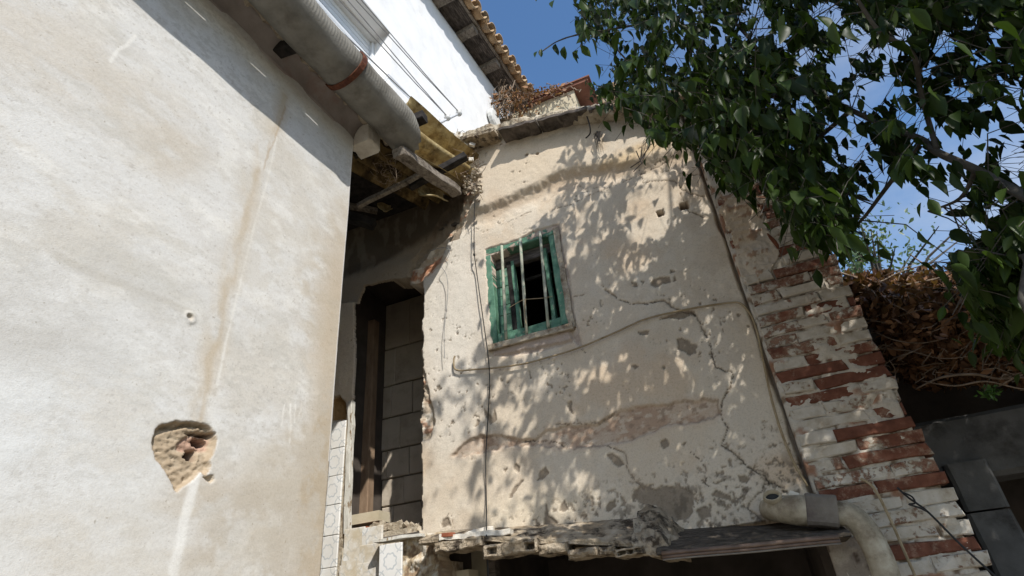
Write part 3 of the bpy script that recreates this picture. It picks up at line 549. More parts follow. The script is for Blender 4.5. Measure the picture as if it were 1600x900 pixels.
# mould on the foot of the wall
blend(.8 * sst(.55, .68, fbm(U * 18 + 5, Z * 18, 4, .65)) * sst(ff(950, 770)[1], ff(950, 825)[1], wz - .1 * (U + 1.2)) * sst(ff(850, 800)[0], ff(900, 800)[0], U), (.15, .125, .10))
col *= np.array((1.02, .99, .945)); P = np.stack([U, WY - disp, Z], -1) - np.array(rh.location)
uc = (U[:-1, :-1] + U[1:, 1:]) / 2; zc = (Z[:-1, :-1] + Z[1:, 1:]) / 2
mid = lambda A: (A[:-1, :-1] + A[1:, 1:]) / 2
wdist = mid(poly_d(hu, hz, fp([(766, 398), (868, 357), (889, 505), (774, 537)])))
topz = tz + .07 * (fbm(U * 9, U * 0 + 2.2, 5, .65) - .5)
foot = np.interp(uc, [ff(640, 838)[0], ff(700, 838)[0], ff(760, 838)[0]], [.2, .4, .42])
keep = (mid(dd) > 0) & (wdist > 0) & (zc < mid(topz)) & ((zc > .42) | (uc < -1.9))
low_open = mid(poly_d(hu, hz, fp([(672, 862), (700, 858), (1320, 850), (1320, 960), (690, 960)])))
keep &= low_open > 0
skt = np.zeros(U.shape + (3,)); skt[..., 1] = np.where(U < ff(600, 640)[0], .035, .22)
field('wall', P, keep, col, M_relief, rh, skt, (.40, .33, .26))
# the house's body behind that wall: dark rooms upstairs and down
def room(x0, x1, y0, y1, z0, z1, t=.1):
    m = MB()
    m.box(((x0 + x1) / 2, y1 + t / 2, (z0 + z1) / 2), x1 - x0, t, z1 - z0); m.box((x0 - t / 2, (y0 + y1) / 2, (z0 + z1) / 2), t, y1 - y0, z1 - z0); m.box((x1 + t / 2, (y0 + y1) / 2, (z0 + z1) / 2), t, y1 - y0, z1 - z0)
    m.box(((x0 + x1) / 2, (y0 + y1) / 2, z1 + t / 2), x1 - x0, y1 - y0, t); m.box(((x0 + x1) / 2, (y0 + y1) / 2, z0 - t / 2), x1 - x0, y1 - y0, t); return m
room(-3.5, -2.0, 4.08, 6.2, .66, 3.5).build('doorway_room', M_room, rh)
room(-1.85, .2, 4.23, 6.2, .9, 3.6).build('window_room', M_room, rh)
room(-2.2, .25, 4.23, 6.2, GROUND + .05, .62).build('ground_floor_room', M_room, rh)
# partition of big blocks seen through the doorway
py_ = 5.05
cells = [((597, 322), (655, 500), 0)]
rows = [(470, 540), (541, 598), (599, 648), (649, 699), (700, 744), (745, 787), (788, 822)]
xs_off = [(597, 640, 690), (597, 618, 665, 700), (597, 612, 645, 690), (597, 626, 672, 710), (597, 605, 640, 690), (597, 632, 680, 710), (597, 615, 660, 700)]
for (y0, y1), xo in zip(rows, xs_off):
    for x0, x1 in zip(xo, xo[1:]):
        a = onY(x0, (y0 + y1) / 2, py_); b = onY(x1, (y0 + y1) / 2, py_); z0 = onY(630, y1, py_)[2]; z1 = onY(630, y0, py_)[2]
        m = MB(); j = random.uniform(0, .012); c = .003
        X0, X1 = a[0] + c, b[0] - c; Z0, Z1 = z0 + c, z1 - c
        m.add([(X0, py_ + .1, Z0), (X1, py_ + .1, Z0), (X1, py_ + .1, Z1), (X0, py_ + .1, Z1), (X0, py_ - j, Z0), (X1, py_ - j, Z0), (X1, py_ - j, Z1), (X0, py_ - j, Z1), (X0 + .008, py_ - j - .008, Z0 + .008), (X1 - .008, py_ - j - .008, Z0 + .008), (X1 - .008, py_ - j - .008, Z1 - .008), (X0 + .008, py_ - j - .008, Z1 - .008)],
              [(8, 9, 10, 11), (4, 5, 9, 8), (5, 6, 10, 9), (6, 7, 11, 10), (7, 4, 8, 11), (0, 1, 5, 4), (1, 2, 6, 5), (2, 3, 7, 6), (3, 0, 4, 7)])
        m.build('block', M_block, rh)
m = MB(); a = onY(597, 600, py_ + .06); m.box((a[0] + .55, py_ + .1, 1.75), 1.1, .1, 2.15); m.build('partition', M_block, rh)
a = onY(576, 690, 4.75); m = MB(); m.beam((a[0], 4.75, .67), (a[0] - .01, 4.75, 3.1), .11, .1, up=(0, 1, 0), seg=4, wob=.004); m.build('door_post', M_post, rh)
m = MB(); a = onY(541, 822, 4.12); b = onY(592, 797, 4.12); m.box(((a[0] + b[0]) / 2, 4.2, (a[2] + b[2]) / 2), b[0] - a[0], .16, b[2] - a[2]); m.build('threshold_block', M_cream, rh)
a = onY(544, 834, 4.02); b = onY(574, 822, 4.02); m = MB(); m.box(((a[0] + b[0]) / 2, 4.06, (a[2] + b[2]) / 2), b[0] - a[0], .1, b[2] - a[2]); m.build('threshold_brick', M_brick, rh)
m = MB()
for i in range(60):
    q = onY(random.uniform(575, 660), random.uniform(818, 830), 4.08); m.box((q[0], 4.08 + random.uniform(-.05, .1), q[2] - .01), *(random.uniform(.02, .07) for _ in range(3)), R=Matrix.Rotation(random.uniform(0, 3), 3, Vector((random.random(), random.random(), random.random()))))
tag(m.build('threshold_rubble', M_mort, rh), kind='stuff')
# jamb of chipped white wood on the left of the doorway
m = MB(); m.beam(onY(550, 628, 3.96), onY(542, 834, 3.96), .045, .05, up=(0, 1, 0), seg=10, wob=.006); m.build('door_jamb', M_jamb, rh)

# wall tiles, one object each, left of the doorway and below its threshold
def tile_mesh(w_, h_):
    m = MB(); c = .004; t = .012
    m.add([(-w_ / 2, t, -h_ / 2), (w_ / 2, t, -h_ / 2), (w_ / 2, t, h_ / 2), (-w_ / 2, t, h_ / 2), (-w_ / 2, 0, -h_ / 2), (w_ / 2, 0, -h_ / 2), (w_ / 2, 0, h_ / 2), (-w_ / 2, 0, h_ / 2), (-w_ / 2 + c, -c, -h_ / 2 + c), (w_ / 2 - c, -c, -h_ / 2 + c), (w_ / 2 - c, -c, h_ / 2 - c), (-w_ / 2 + c, -c, h_ / 2 - c)],
          [(8, 9, 10, 11), (4, 5, 9, 8), (5, 6, 10, 9), (6, 7, 11, 10), (7, 4, 8, 11), (0, 1, 5, 4), (1, 2, 6, 5), (2, 3, 7, 6), (3, 0, 4, 7), (3, 2, 1, 0)])
    return m.mesh('wall_tile', M_tile)
TW, TH = .19, .232; tme = tile_mesh(TW - .004, TH - .004)
xr = onY(541, 656, 3.93)[0]; z0 = onY(541, 656, 3.93)[2]
for r_ in range(9):
    for c_ in range(2):
        o = link('wall_tile', tme, rh, Vector((xr - TW * (c_ + .5), 3.93 + random.uniform(-.003, .003), z0 - TH * (r_ + .5))) - rh.location)
        o['grime'] = random.uniform(.05, .35); o.rotation_euler = (random.uniform(-.012, .012), 0, random.uniform(-.012, .012))
m = MB(); m.box((xr - TW, 3.985, z0 - TH * 4.5), TW * 2, .09, TH * 9); m.build('tile_bed', M_mort, rh)
for px, py, yy, gr, sw in ((553, 850, 3.9, .9, 1.), (581, 848, 3.9, .8, 1.), (549, 880, 3.9, .9, 1.), (577, 876, 3.9, .85, 1.), (610, 877, 3.80, .1, 1.02), (545, 908, 3.9, .9, 1.), (573, 905, 3.9, .9, 1.)):
    q = onY(px, py, yy); o = link('wall_tile', tme, rh, Vector((q[0], yy, q[2])) - rh.location); o['grime'] = gr; o.scale = (sw, 1, sw); o.rotation_euler = (random.uniform(-.03, .03), random.uniform(-.01, .01), random.uniform(-.02, .02))
a = onY(530, 838, 3.93); b = onY(636, 838, 3.93); m = MB(); m.box(((a[0] + b[0]) / 2, 4.02, a[2] - .45), b[0] - a[0], .17, .86); m.build('threshold_wall', M_mort, rh)
m = MB(); m.beam(onY(588, 846, 3.82), onY(664, 836, 3.86), .10, .022, seg=5, wob=.004); m.build('loose_board', M_jamb, rh)
m = MB(); m.beam(onY(600, 842, 3.80), onY(655, 832, 3.9), .03, .02, seg=3, wob=.004); m.build('loose_board', M_wood, rh)

# rubble masonry exposed between the tiles and the ledge
m = MB(); us2 = np.linspace(onY(628, 860, 3.9)[0], onY(690, 860, 3.9)[0], 46); zs2 = np.linspace(-.3, onY(650, 838, 3.9)[2], 70)
U2, Z2 = np.meshgrid(us2, zs2, indexing='ij'); rr = fbm(U2 * 13, Z2 * 15, 5, .6); rc = fbm(U2 * 22 + 4, Z2 * 22, 5, .6)
d2 = .12 * (rr - .5) + .03 * (rc - .5)
col = np.empty(U2.shape + (3,)); col[:] = (.46, .37, .25); f = sst(.5, .6, rc)[..., None]; col = col * (1 - f) + np.array((.62, .57, .48)) * f; f = sst(.58, .5, rr)[..., None] * sst(.5, .4, rc)[..., None]; col = col * (1 - f) + np.array((.24, .17, .11)) * f
P2 = np.stack([U2, 3.88 - d2, Z2], -1) - np.array(rh.location)
tag(field('rubble_masonry', P2, np.ones((45, 69), bool), col, M_relief, rh, (0, .15, 0), (.3, .24, .17)), kind='stuff')

# ------------------------------------------------------------------ window with green frame and bars
wn = tag(link('window', None, rh, (0, 0, 0)))
def wP(x, y, Y): return tuple(onY(x, y, Y))
WX0, WX1 = ff(765, 470)[0], ff(882, 440)[0]; WZ0, WZ1 = ff(830, 522)[1], ff(818, 376)[1]
WX0 = float(onY(766, 470, 4.05)[0]); WX1 = float(onY(882, 440, 4.05)[0]); WZ0 = float(onY(830, 524, 4.05)[2]); WZ1 = float(onY(818, 374, 4.05)[2])
Yf = 4.055
def board(x0, x1, z0, z1, y0, y1, name, mt, par=wn, wob=.003):
    m = MB(); 
    if (x1 - x0) > (z1 - z0): m.beam((x0, (y0 + y1) / 2, (z0 + z1) / 2), (x1, (y0 + y1) / 2, (z0 + z1) / 2), y1 - y0, z1 - z0, seg=6, wob=wob)
    else: m.beam(((x0 + x1) / 2, (y0 + y1) / 2, z0), ((x0 + x1) / 2, (y0 + y1) / 2, z1), x1 - x0, y1 - y0, up=(0, 1, 0), seg=6, wob=wob)
    return m.build(name, mt, par)
board(WX0 - .01, WX1 + .01, WZ1 - .075, WZ1 + .03, 4.0, 4.12, 'frame', M_green)
board(WX0 + .01, WX1 - .01, WZ0 - .02, WZ0 + .09, 4.03, 4.13, 'frame', M_green)
board(WX0 - .01, WX0 + .055, WZ0 - .01, WZ1 - .08, 4.0, 4.12, 'frame', M_green)
board(WX1 - .075, WX1 + .02, WZ0 + .005, WZ1 - .08, 4.0, 4.12, 'frame', M_green)
for i in range(7):                               # left shutter leaf of small boards, folded back in the opening
    zz0 = WZ0 + .10 + i * .095; board(WX0 + .058, WX0 + .165, zz0, zz0 + .091, 4.085 + random.uniform(0, .006), 4.115, 'shutter_board', M_green, wob=.0015)
board(WX0 + .168, WX0 + .205, WZ0 + .09, WZ1 - .15, 4.09, 4.15, 'shutter_edge', M_dark)
board(WX0 + .206, WX0 + .24, WZ0 + .095, WZ1 - .15, 4.10, 4.14, 'sash', M_green)
board(WX1 - .165, WX1 - .13, WZ0 + .10, WZ1 - .14, 4.07, 4.13, 'sash', M_green)
board(WX0 + .06, WX1 - .08, WZ1 - .19, WZ1 - .085, 4.10, 4.16, 'transom_board', M_wood)
board(WX0 + .2, WX1 - .13, WZ1 - .27, WZ1 - .245, 4.3, 4.33, 'inner_rail', M_dark)
for xb, xt in ((790, 783), (822, 812), (856, 843)):
    a = onY(xb, 530 - (xb - 790) * .28, 3.985); b = onY(xt, 383 - (xt - 783) * .37, 3.985)
    m = MB(); m.tube([a + (b - a) * t for t in np.linspace(0, 1, 6)], [.0135, .013, .0145, .013, .014, .013], 10); m.build('bar', M_bar, wn, True)
m = MB(); m.tube(smooth_path([wP(795, 480, 3.96), wP(808, 472, 3.955), wP(820, 467, 3.96), wP(845, 465, 3.96), wP(863, 462, 3.97)]), .003, 5); m.tube(smooth_path([wP(820, 467, 3.955), wP(819, 485, 3.96), wP(821, 505, 3.965)]), .0045, 5); m.build('tie_wire', M_cable, wn)
board(WX0 - .02, WX1 + .03, WZ0 - .075, WZ0 - .022, 3.955, 4.10, 'sill', M_mort)
m = MB(); a = onY(866, 354, 3.99)
m.beam(onY(868, 356, 3.995), onY(893, 512, 3.995), .05, .03, up=(0, 1, 0), seg=14, wob=.006); m.build('reveal_plaster', M_mort, wn)
wn.location = (0, .012, 0)
# hairy thing: dry root tuft hanging below the coping
t_ = thing('root_tuft', 'small dark dry root tuft hanging high on the plaster wall below the coping', 'root', tuple(onY(936, 235, 3.93)))
m = MB()
for i in range(26):
    a = onY(936 + random.uniform(-4, 4), 205, 3.91); b = onY(937 + random.uniform(-7, 7), random.uniform(218, 242), 3.90); m.tube([a, (a + b) / 2 + np.array((random.uniform(-.02, .02), -.02, 0)), b], [.0015, .0025, .001], 4)
tag(m.build('root_fibres', M_dark, t_), kind='stuff')
m = MB(); m.tube(smooth_path([onY(917, 182, 3.85), onY(921, 195, 3.84), onY(922, 208, 3.86), onY(915, 216, 3.9)]), [.007] * 18 + [.003], 5)
tag(m.build('hanging_root', M_dark), 'single dark bent root hanging from the coping left of the root tuft', 'root')
m = MB()
for q in ([(994, 236), (1000, 250), (1003, 256)], [(1003, 230), (1001, 250)], [(985, 262), (1000, 252), (1016, 226), (1022, 224)], [(1008, 240), (1002, 256), (990, 268)]): m.tube([onY(x, y, 3.90) for x, y in q], .005, 5)
tag(m.build('dead_twig', M_wood), 'small dead twig tuft rooted in the stained ridge of the plaster wall', 'twig')

# ------------------------------------------------------------------ coping on the wall
cp = thing('wall_coping', 'broken mortar coping with thin stone slabs along the top of the ruined wall', 'coping', (ff(850, 180)[0], WY, ff(850, 180)[1]))
us3 = np.arange(ff(660, 230)[0], .95, .012); k = 10; vs = []
tz1 = np.interp(us3, [p[0] for p in tp], [p[1] for p in tp]) - .185
for i, (u_, z_) in enumerate(zip(us3, tz1)):
    a1 = float(fbm(np.array(u_ * 10.), np.array(1.), 4)) - .5; a2 = float(fbm(np.array(u_ * 16.), np.array(7.), 4)) - .5; a3 = float(fbm(np.array(u_ * 30.), np.array(4.), 4)) - .5
    front = 3.81 + .09 * a1
    vs += [(u_, 4.0, z_ - .07 + .03 * a2), (u_, front + .045, z_ - .055 + .03 * a2), (u_, front + .01, z_ - .03 + .05 * a3), (u_, front + .03 * a3, z_ + .02 + .03 * a2), (u_, front + .03, z_ + .055 + .04 * a3), (u_, 4.0, z_ + .085 + .05 * a2), (u_, 4.2, z_ + .08 + .03 * a1), (u_, 4.42, z_ + .05), (u_, 4.42, z_ - .08), (u_, 4.2, z_ - .08)]
m = MB(); m.add(vs, [(i * k + j, (i + 1) * k + j, (i + 1) * k + (j + 1) % k, i * k + (j + 1) % k) for i in range(len(us3) - 1) for j in range(k)] + [tuple(range(k)), tuple(range((len(us3) - 1) * k + k - 1, (len(us3) - 1) * k - 1, -1))])
m.build('mortar', M_mort, cp)
for (x0, y0), (x1, y1), yy, dd_ in (((722, 216), (772, 202), 3.78, .3), ((779, 202), (836, 187), 3.77, .32), ((839, 187), (916, 167), 3.78, .32), ((919, 170), (952, 161), 3.79, .3), ((955, 164), (1010, 151), 3.78, .3), ((1012, 152), (1060, 141), 3.78, .3)):
    a = onY(x0, y0, yy); b = onY(x1, y1, yy); m = MB(); m.beam((a[0], yy + dd_ / 2, a[2]), (b[0], yy + dd_ / 2, b[2]), dd_, .034, seg=8, wob=.008); m.build('slab', M_conc if x0 in (722, 955) else M_wood, cp)

# ================================================================== BRICK PILLAR
bp = thing('brick_pillar', 'brick pillar with peeling whitewash standing right of the plaster wall', 'pillar', (.65, WY, GROUND))
PX0 = .325; PITCH = .083
def pil_right(z): return float(np.interp(z, [-.5, 0, .6, 1.4, 2.7, 3.8], [1.03, 1.01, .985, .955, .94, .93]))
def brick_mesh(L, H, D):
    q = []; nx = max(2, int(L / .13))
    for i in range(nx + 1): q.append((L * i / nx - L / 2, -H / 2))
    for i in range(nx, -1, -1): q.append((L * i / nx - L / 2, H / 2))
    q = [(x + random.uniform(-.010, .010), z + random.uniform(-.008, .006)) for x, z in q]; k = len(q); c = .007
    vs = [(x, D, z) for x, z in q] + [(x, .006 + random.uniform(-.004, .004), z) for x, z in q]
    vs += [(x - math.copysign(c, x) * (abs(x) > L / 2 - .03), random.uniform(-.007, .004), z - math.copysign(c, z)) for x, z in q]
    fs = [(j, (j + 1) % k, k + (j + 1) % k, k + j) for j in range(k)] + [(k + j, k + (j + 1) % k, 2 * k + (j + 1) % k, 2 * k + j) for j in range(k)]
    h = (k // 2); fs += [(2 * k + j, 2 * k + j + 1, 2 * k + k - 2 - j, 2 * k + k - 1 - j) for j in range(h - 1)]
    m = MB(); m.add(vs, fs); return m.mesh('brick', M_pbrick)
LENS = [.11, .2, .30, .42, .52]; BM = {L: [brick_mesh(L - .012, PITCH - .013, .12) for _ in range(6)] for L in LENS}
reds = [[(1222, 586), (1328, 570), (1330, 588), (1230, 604)], [(1228, 622), (1360, 604), (1362, 624), (1235, 642)], [(1250, 690), (1450, 645), (1455, 664), (1258, 710)], [(1370, 632), (1440, 615), (1450, 665), (1380, 680)], [(1278, 768), (1425, 738), (1425, 760), (1300, 792)], [(1310, 494), (1362, 478), (1366, 496), (1315, 510)], [(1325, 556), (1400, 540), (1405, 562), (1330, 576)], [(1232, 484), (1310, 464), (1312, 482), (1240, 498)], [(1385, 857), (1462, 845), (1464, 872), (1390, 880)], [(1340, 420), (1390, 412), (1395, 430), (1345, 440)], [(1135, 165), (1200, 180), (1195, 240), (1140, 215)], [(1430, 690), (1470, 680), (1475, 700), (1435, 708)]]
z = -.62; row = 0
while z < ff(1160, 140)[1] - .05:
    x = PX0 + .004 + (row % 2) * .0; R_ = pil_right(z) + random.uniform(-.022, .012) * (1. if z < 1.3 else .6)
    first = True
    while x < R_ - .06:
        L = random.choice([.42, .52, .30, .42]) if not (first and row % 2) else random.choice([.2, .30])
        fit = 1.
        if R_ - x - L < .08: L = min(LENS, key=lambda q: abs(q - (R_ - x))); fit = (R_ - x) / L
        Lr = L * fit
        first = False
        me = random.choice(BM[L]); cx = x + Lr / 2; cz = z + PITCH / 2
        o = link('brick', me, bp, Vector((cx, 3.955 + random.uniform(-.010, .012), cz + random.uniform(-.004, .004))) - bp.location)
        o.scale = (fit, 1, 1); o.rotation_euler = (random.uniform(-.03, .03), random.uniform(-.008, .008), random.uniform(-.02, .02))
        pxx = proj((cx, 3.96, cz)); pr = random.uniform(.38, .56)
        if any(in_poly(*pxx, q) for q in reds): pr = random.uniform(.22, .36)
        elif random.random() < (.22 if z < 1.6 else .4): pr = random.uniform(.32, .39)
        if x + Lr > R_ - .05: pr -= .05
        o['paint'] = pr; x += Lr
    z += PITCH; row += 1
us4 = np.arange(PX0 - .01, .955, .012); zs4 = np.arange(-.62, ff(1160, 140)[1], .012); U4, Z4 = np.meshgrid(us4, zs4, indexing='ij')
a4 = fbm(U4 * 14, Z4 * 20, 5, .6); b4 = fbm(U4 * 6 + 3, Z4 * 6, 4)
col = np.empty(U4.shape + (3,)); col[:] = (.52, .47, .395); f = sst(.47, .36, a4)[..., None] * .9; col = col * (1 - f) + np.array((.20, .14, .09)) * f; f = sst(.62, .72, b4)[..., None]; col = col * (1 - f) + np.array((.30, .17, .11)) * f
P4 = np.stack([U4, 3.968 - .055 * (a4 - .5) - .04 * (b4 - .5), Z4], -1) - np.array(bp.location)
field('mortar_core', P4, U4[:-1, :-1] < np.vectorize(pil_right)(Z4[:-1, :-1]) - .05, col, M_relief, bp, (0, .4, 0), (.36, .26, .19))
# rough render still clinging to the upper pillar
us4 = np.arange(PX0, .93, .0085); zs4 = np.arange(1.9, 3.9, .0085); U4, Z4 = np.meshgrid(us4, zs4, indexing='ij')
wu = U4 + .16 * (fbm(U4 * 7, Z4 * 7, 5, .62) - .5); wz = Z4 + .16 * (fbm(U4 * 7 + 40, Z4 * 7, 5, .62) - .5)
a4 = fbm(U4 * 16, Z4 * 16, 5, .62); b4 = fbm(U4 * 5, Z4 * 5 + 9, 4)
pd = np.minimum(poly_d(wu, wz, fp([(1092, 250), (1130, 240), (1160, 300), (1190, 350), (1210, 400), (1205, 440), (1180, 455), (1160, 440), (1125, 330)])), poly_d(wu, wz, fp([(1090, 205), (1140, 215), (1150, 250), (1100, 262)])))
col = np.empty(U4.shape + (3,)); col[:] = (.55, .48, .39); f = sst(.45, .62, b4)[..., None]; col = col * (1 - f) + np.array((.50, .40, .29)) * f; f = sst(.60, .66, a4)[..., None] * .8; col = col * (1 - f) + np.array((.30, .18, .11)) * f
P4 = np.stack([U4, 3.945 - .045 * (b4 - .4) - .03 * (a4 - .5), Z4], -1) - np.array(bp.location)
field('clinging_render', P4, (pd + .07 * (a4 - .5))[:-1, :-1] < .0, col, M_relief, bp, (0, .05, 0), (.42, .33, .25))
m = MB()
for i in range(6):
    a = onY(1199 + i, 365 + i, 3.9); m.tube([a, a + np.array((.012, -.01, -.05)), a + np.array((.03, .0, -.15 + i * .012))], [.006, .014, .004], 5)
m.build('rusty_anchor', M_rust, bp)
m = MB(); m.tube(smooth_path([onY(1402, 762, 3.9), onY(1420, 778, 3.88), onY(1450, 800, 3.88), onY(1500, 850, 3.87), onY(1560, 905, 3.86)]), .0055, 6)
m.tube(smooth_path([onY(1412, 770, 3.88), onY(1425, 776, 3.86), onY(1430, 786, 3.86), onY(1420, 788, 3.87), onY(1436, 793, 3.86), onY(1448, 799, 3.87)], 4), .005, 5)
tag(m.build('cable', M_wire), 'black twisted cable running down the lower right bricks of the pillar', 'cable')
m = MB(); m.tube(smooth_path([onY(1345, 748, 3.9), onY(1365, 762, 3.89), onY(1388, 805, 3.89), onY(1408, 850, 3.89), onY(1432, 905, 3.88)]), .0075, 6)
tag(m.build('cable', M_cable), 'ochre cord hanging over the lower bricks right of the fat pipe', 'cable')

# ------------------------------------------------------------------ cables on the plaster wall
def relief_y(q, off): return (q[0], q[1] - off, q[2])
m = MB(); pts = [(711, 556), (709, 563), (713, 578), (745, 577), (780, 574), (820, 568), (850, 560), (900, 545), (960, 520), (1010, 498), (1070, 484), (1110, 477), (1140, 473), (1157, 474), (1172, 490), (1182, 515), (1190, 550), (1200, 600), (1210, 640), (1222, 678), (1240, 722), (1262, 760)]
m.tube(smooth_path([onY(x, y, 3.975 if x < 1130 else 3.965) for x, y in pts]), .0075, 6)
tag(m.build('cable', M_cable, None, True), 'ochre cable crossing the plaster wall below the window and turning down near the pillar', 'cable')
m = MB(); pts = [(742, 312), (741, 345), (741, 392), (744, 420), (748, 450), (755, 500), (763, 560), (765, 600), (762, 660), (759, 720), (760, 790), (760, 830), (761, 850), (763, 905)]
m.tube(smooth_path([onY(x, y, 3.93 if y < 400 else 3.965 if y < 825 else 3.70) for x, y in pts]), .0045, 5); a = onY(741, 398, 3.95); m.box(tuple(a), .016, .016, .02)
tag(m.build('cable', M_wire, None, True), 'thin black wire hanging straight down the plaster wall left of the window', 'cable')
m = MB(); m.tube(smooth_path([onY(x, y, 3.94) for x, y in [(672, 392), (690, 387), (702, 390), (700, 402), (690, 415), (697, 428), (700, 450), (698, 480), (694, 520), (695, 560)]]), .0028, 5)
tag(m.build('cable', M_gwire), 'fine loose grey wire curling down the plaster right of the doorway', 'cable')

# ================================================================== LEDGE AND CANOPY AT THE FOOT
lg = thing('concrete_ledge', 'crumbling mossy concrete ledge with exposed hollow bricks under the plaster wall', 'ledge', (-1.5, 3.7, ff(860, 850)[1] - .1))
YE = 3.66
def relief_ledge(pts_top, pts_front, pts_bot, name, mt, par, Yf_, rough=.03, back=4.02, n_u=150):
    """sloping top from the wall to a crumbling front, given as three pixel polylines"""
    T = [onY(x, y, back - .03) for x, y in pts_top]; Fr = [onY(x, y, Yf_) for x, y in pts_front]; B = [onY(x, y, Yf_) for x, y in pts_bot]
    x0 = max(T[0][0], Fr[0][0]); x1 = min(T[-1][0], Fr[-1][0]); uu = np.linspace(min(T[0][0], Fr[0][0]), max(T[-1][0], Fr[-1][0]), n_u); nv = 26; vs = []
    it = lambda A, u: np.interp(u, [p[0] for p in A], [p[2] for p in A])
    zt, zf, zb = it(T, uu), it(Fr, uu), it(B, uu)
    for i, u_ in enumerate(uu):
        for j in range(nv):
            if j < 16: t = j / 15.; y = back + (Yf_ - back) * t; z_ = zt[i] + (zf[i] - zt[i]) * t
            elif j < 22: t = (j - 15) / 6.; y = Yf_; z_ = zf[i] + (zb[i] - zf[i]) * t
            else: t = (j - 21) / 4.; y = Yf_ + (back - Yf_) * t; z_ = zb[i]
            g1 = float(fbm(np.array(u_ * 9.), np.array(j * .35 + 3), 4)) - .5; g2 = float(fbm(np.array(u_ * 26.), np.array(j * .8), 3)) - .5; e_ = 1. if 3 < j < 22 else .3
            vs.append((u_, y - (rough * g1 * 1.4 + .02 * g2) * e_, z_ + (rough * g2 + .8 * rough * g1) * e_))
    m = MB(); m.add(vs, [(i * nv + j, i * nv + j + 1, (i + 1) * nv + j + 1, (i + 1) * nv + j) for i in range(n_u - 1) for j in range(nv - 1)] + [tuple(range(nv - 1, -1, -1)), tuple(range((n_u - 1) * nv, n_u * nv))])
    return m.build(name, mt, par, True)
relief_ledge([(690, 828), (760, 824), (850, 818), (950, 810), (1010, 806), (1050, 806)], [(676, 841), (752, 839), (850, 843), (950, 844), (1000, 848), (1040, 850)], [(676, 847), (752, 846), (850, 851), (950, 852), (1000, 856), (1040, 858)], 'crust', M_conc, lg, YE, .014)
# hump of rubble mortar between ledge and canopy
relief_ledge([(995, 796), (1015, 788), (1030, 790), (1045, 806), (1065, 822)], [(995, 838), (1012, 832), (1030, 838), (1045, 852), (1065, 862)], [(995, 862), (1012, 868), (1030, 872), (1045, 872), (1065, 872)], 'mortar_hump', M_conc, lg, YE - .02, .06, n_u=60)
def rough_block(x0, y0, x1, y1, name, round_=0., holes=()):
    """a broken masonry block: gridded front face pushed about by noise, its hollow cells sunk into it"""
    xm = (x0 + x1) / 2; a = onY(x0, y1, YE - .05); b = onY(x1, y0, YE - .05); a[2] = onY(xm, y1, YE - .05)[2]; b[2] = onY(xm, y0, YE - .05)[2]; nu_ = max(8, int((b[0] - a[0]) / .014)); nv_ = 9; vs = []; sd = random.uniform(0, 50); tl = (onY(x1, y1, YE)[2] - onY(x0, y1, YE)[2]) * 0
    for i in range(nu_ + 1):
        for j in range(nv_ + 1):
            u_ = i / nu_; v_ = j / nv_; ex = min(u_, 1 - u_) * (b[0] - a[0]); ez = min(v_, 1 - v_) * (b[2] - a[2]); e_ = min(ex, ez)
            g1 = float(fbm(np.array(u_ * (b[0] - a[0]) * 30 + sd), np.array(v_ * 3. + sd), 4)) - .5; g2 = float(fbm(np.array(u_ * (b[0] - a[0]) * 14 + sd), np.array(9. + sd), 3)) - .5
            y = YE - .052 + .03 * g1 + (.014 if e_ < .004 else 0) + round_ * max(0, .03 - e_)
            for h0, h1 in holes:
                if h0 < u_ < h1 and .28 < v_ < .74: y += .07
            vs.append((a[0] + (b[0] - a[0]) * u_ + .008 * g1, y, a[2] + (b[2] - a[2]) * v_ + .03 * g2 * (1 - .5 * v_)))
    k = nv_ + 1; fr = [(i * k + j, (i + 1) * k + j, (i + 1) * k + j + 1, i * k + j + 1) for i in range(nu_) for j in range(nv_)]
    ring = [i * k for i in range(nu_ + 1)] + [nu_ * k + j for j in range(1, k)] + [i * k + nv_ for i in range(nu_ - 1, -1, -1)] + [j for j in range(nv_ - 1, 0, -1)]
    n0_ = len(vs); vs += [(vs[q][0], YE + .14, vs[q][2]) for q in ring]; L_ = len(ring)
    fr += [(ring[(q + 1) % L_], ring[q], n0_ + q, n0_ + (q + 1) % L_) for q in range(L_)]
    m = MB(); m.add(vs, fr); return m.build(name, M_conc, lg)
for q in ((677, 843, 751, 859, 'concrete_block', 0, ()), (754, 846, 838, 867, 'hollow_brick', 0, ((.10, .26), (.80, .93))), (840, 848, 884, 864, 'concrete_block', .3, ()), (885, 856, 932, 872, 'broken_lump', .9, ()), (934, 853, 957, 866, 'broken_lump', .5, ()), (960, 855, 1006, 868, 'hollow_brick', 0, ((.10, .34), (.42, .62), (.68, .9)))):
    rough_block(*q)
# white broken render lying on the ledge
t_ = thing('plaster_slab', 'long white broken plaster slab lying on the left end of the mossy ledge', 'plaster slab', tuple(onY(740, 836, 3.72)))
m = MB(); a = onY(690, 841, 3.68); b = onY(800, 831, 3.76); m.beam(a, b, .10, .035, seg=14, wob=.007); m.build('plaster_piece', M_plas, t_)
m = MB(); m.beam(onY(735, 834, 3.86), onY(772, 826, 3.9), .06, .03, seg=5, wob=.007); m.build('plaster_piece', M_plas, t_)
m = MB(); m.beam(onY(692, 837, 3.66), onY(709, 835, 3.66), .05, .025, seg=2, wob=.002); tag(m.build('brick_shard', M_brick), 'small red brick shard lying on the white plaster slab of the ledge', 'brick shard')
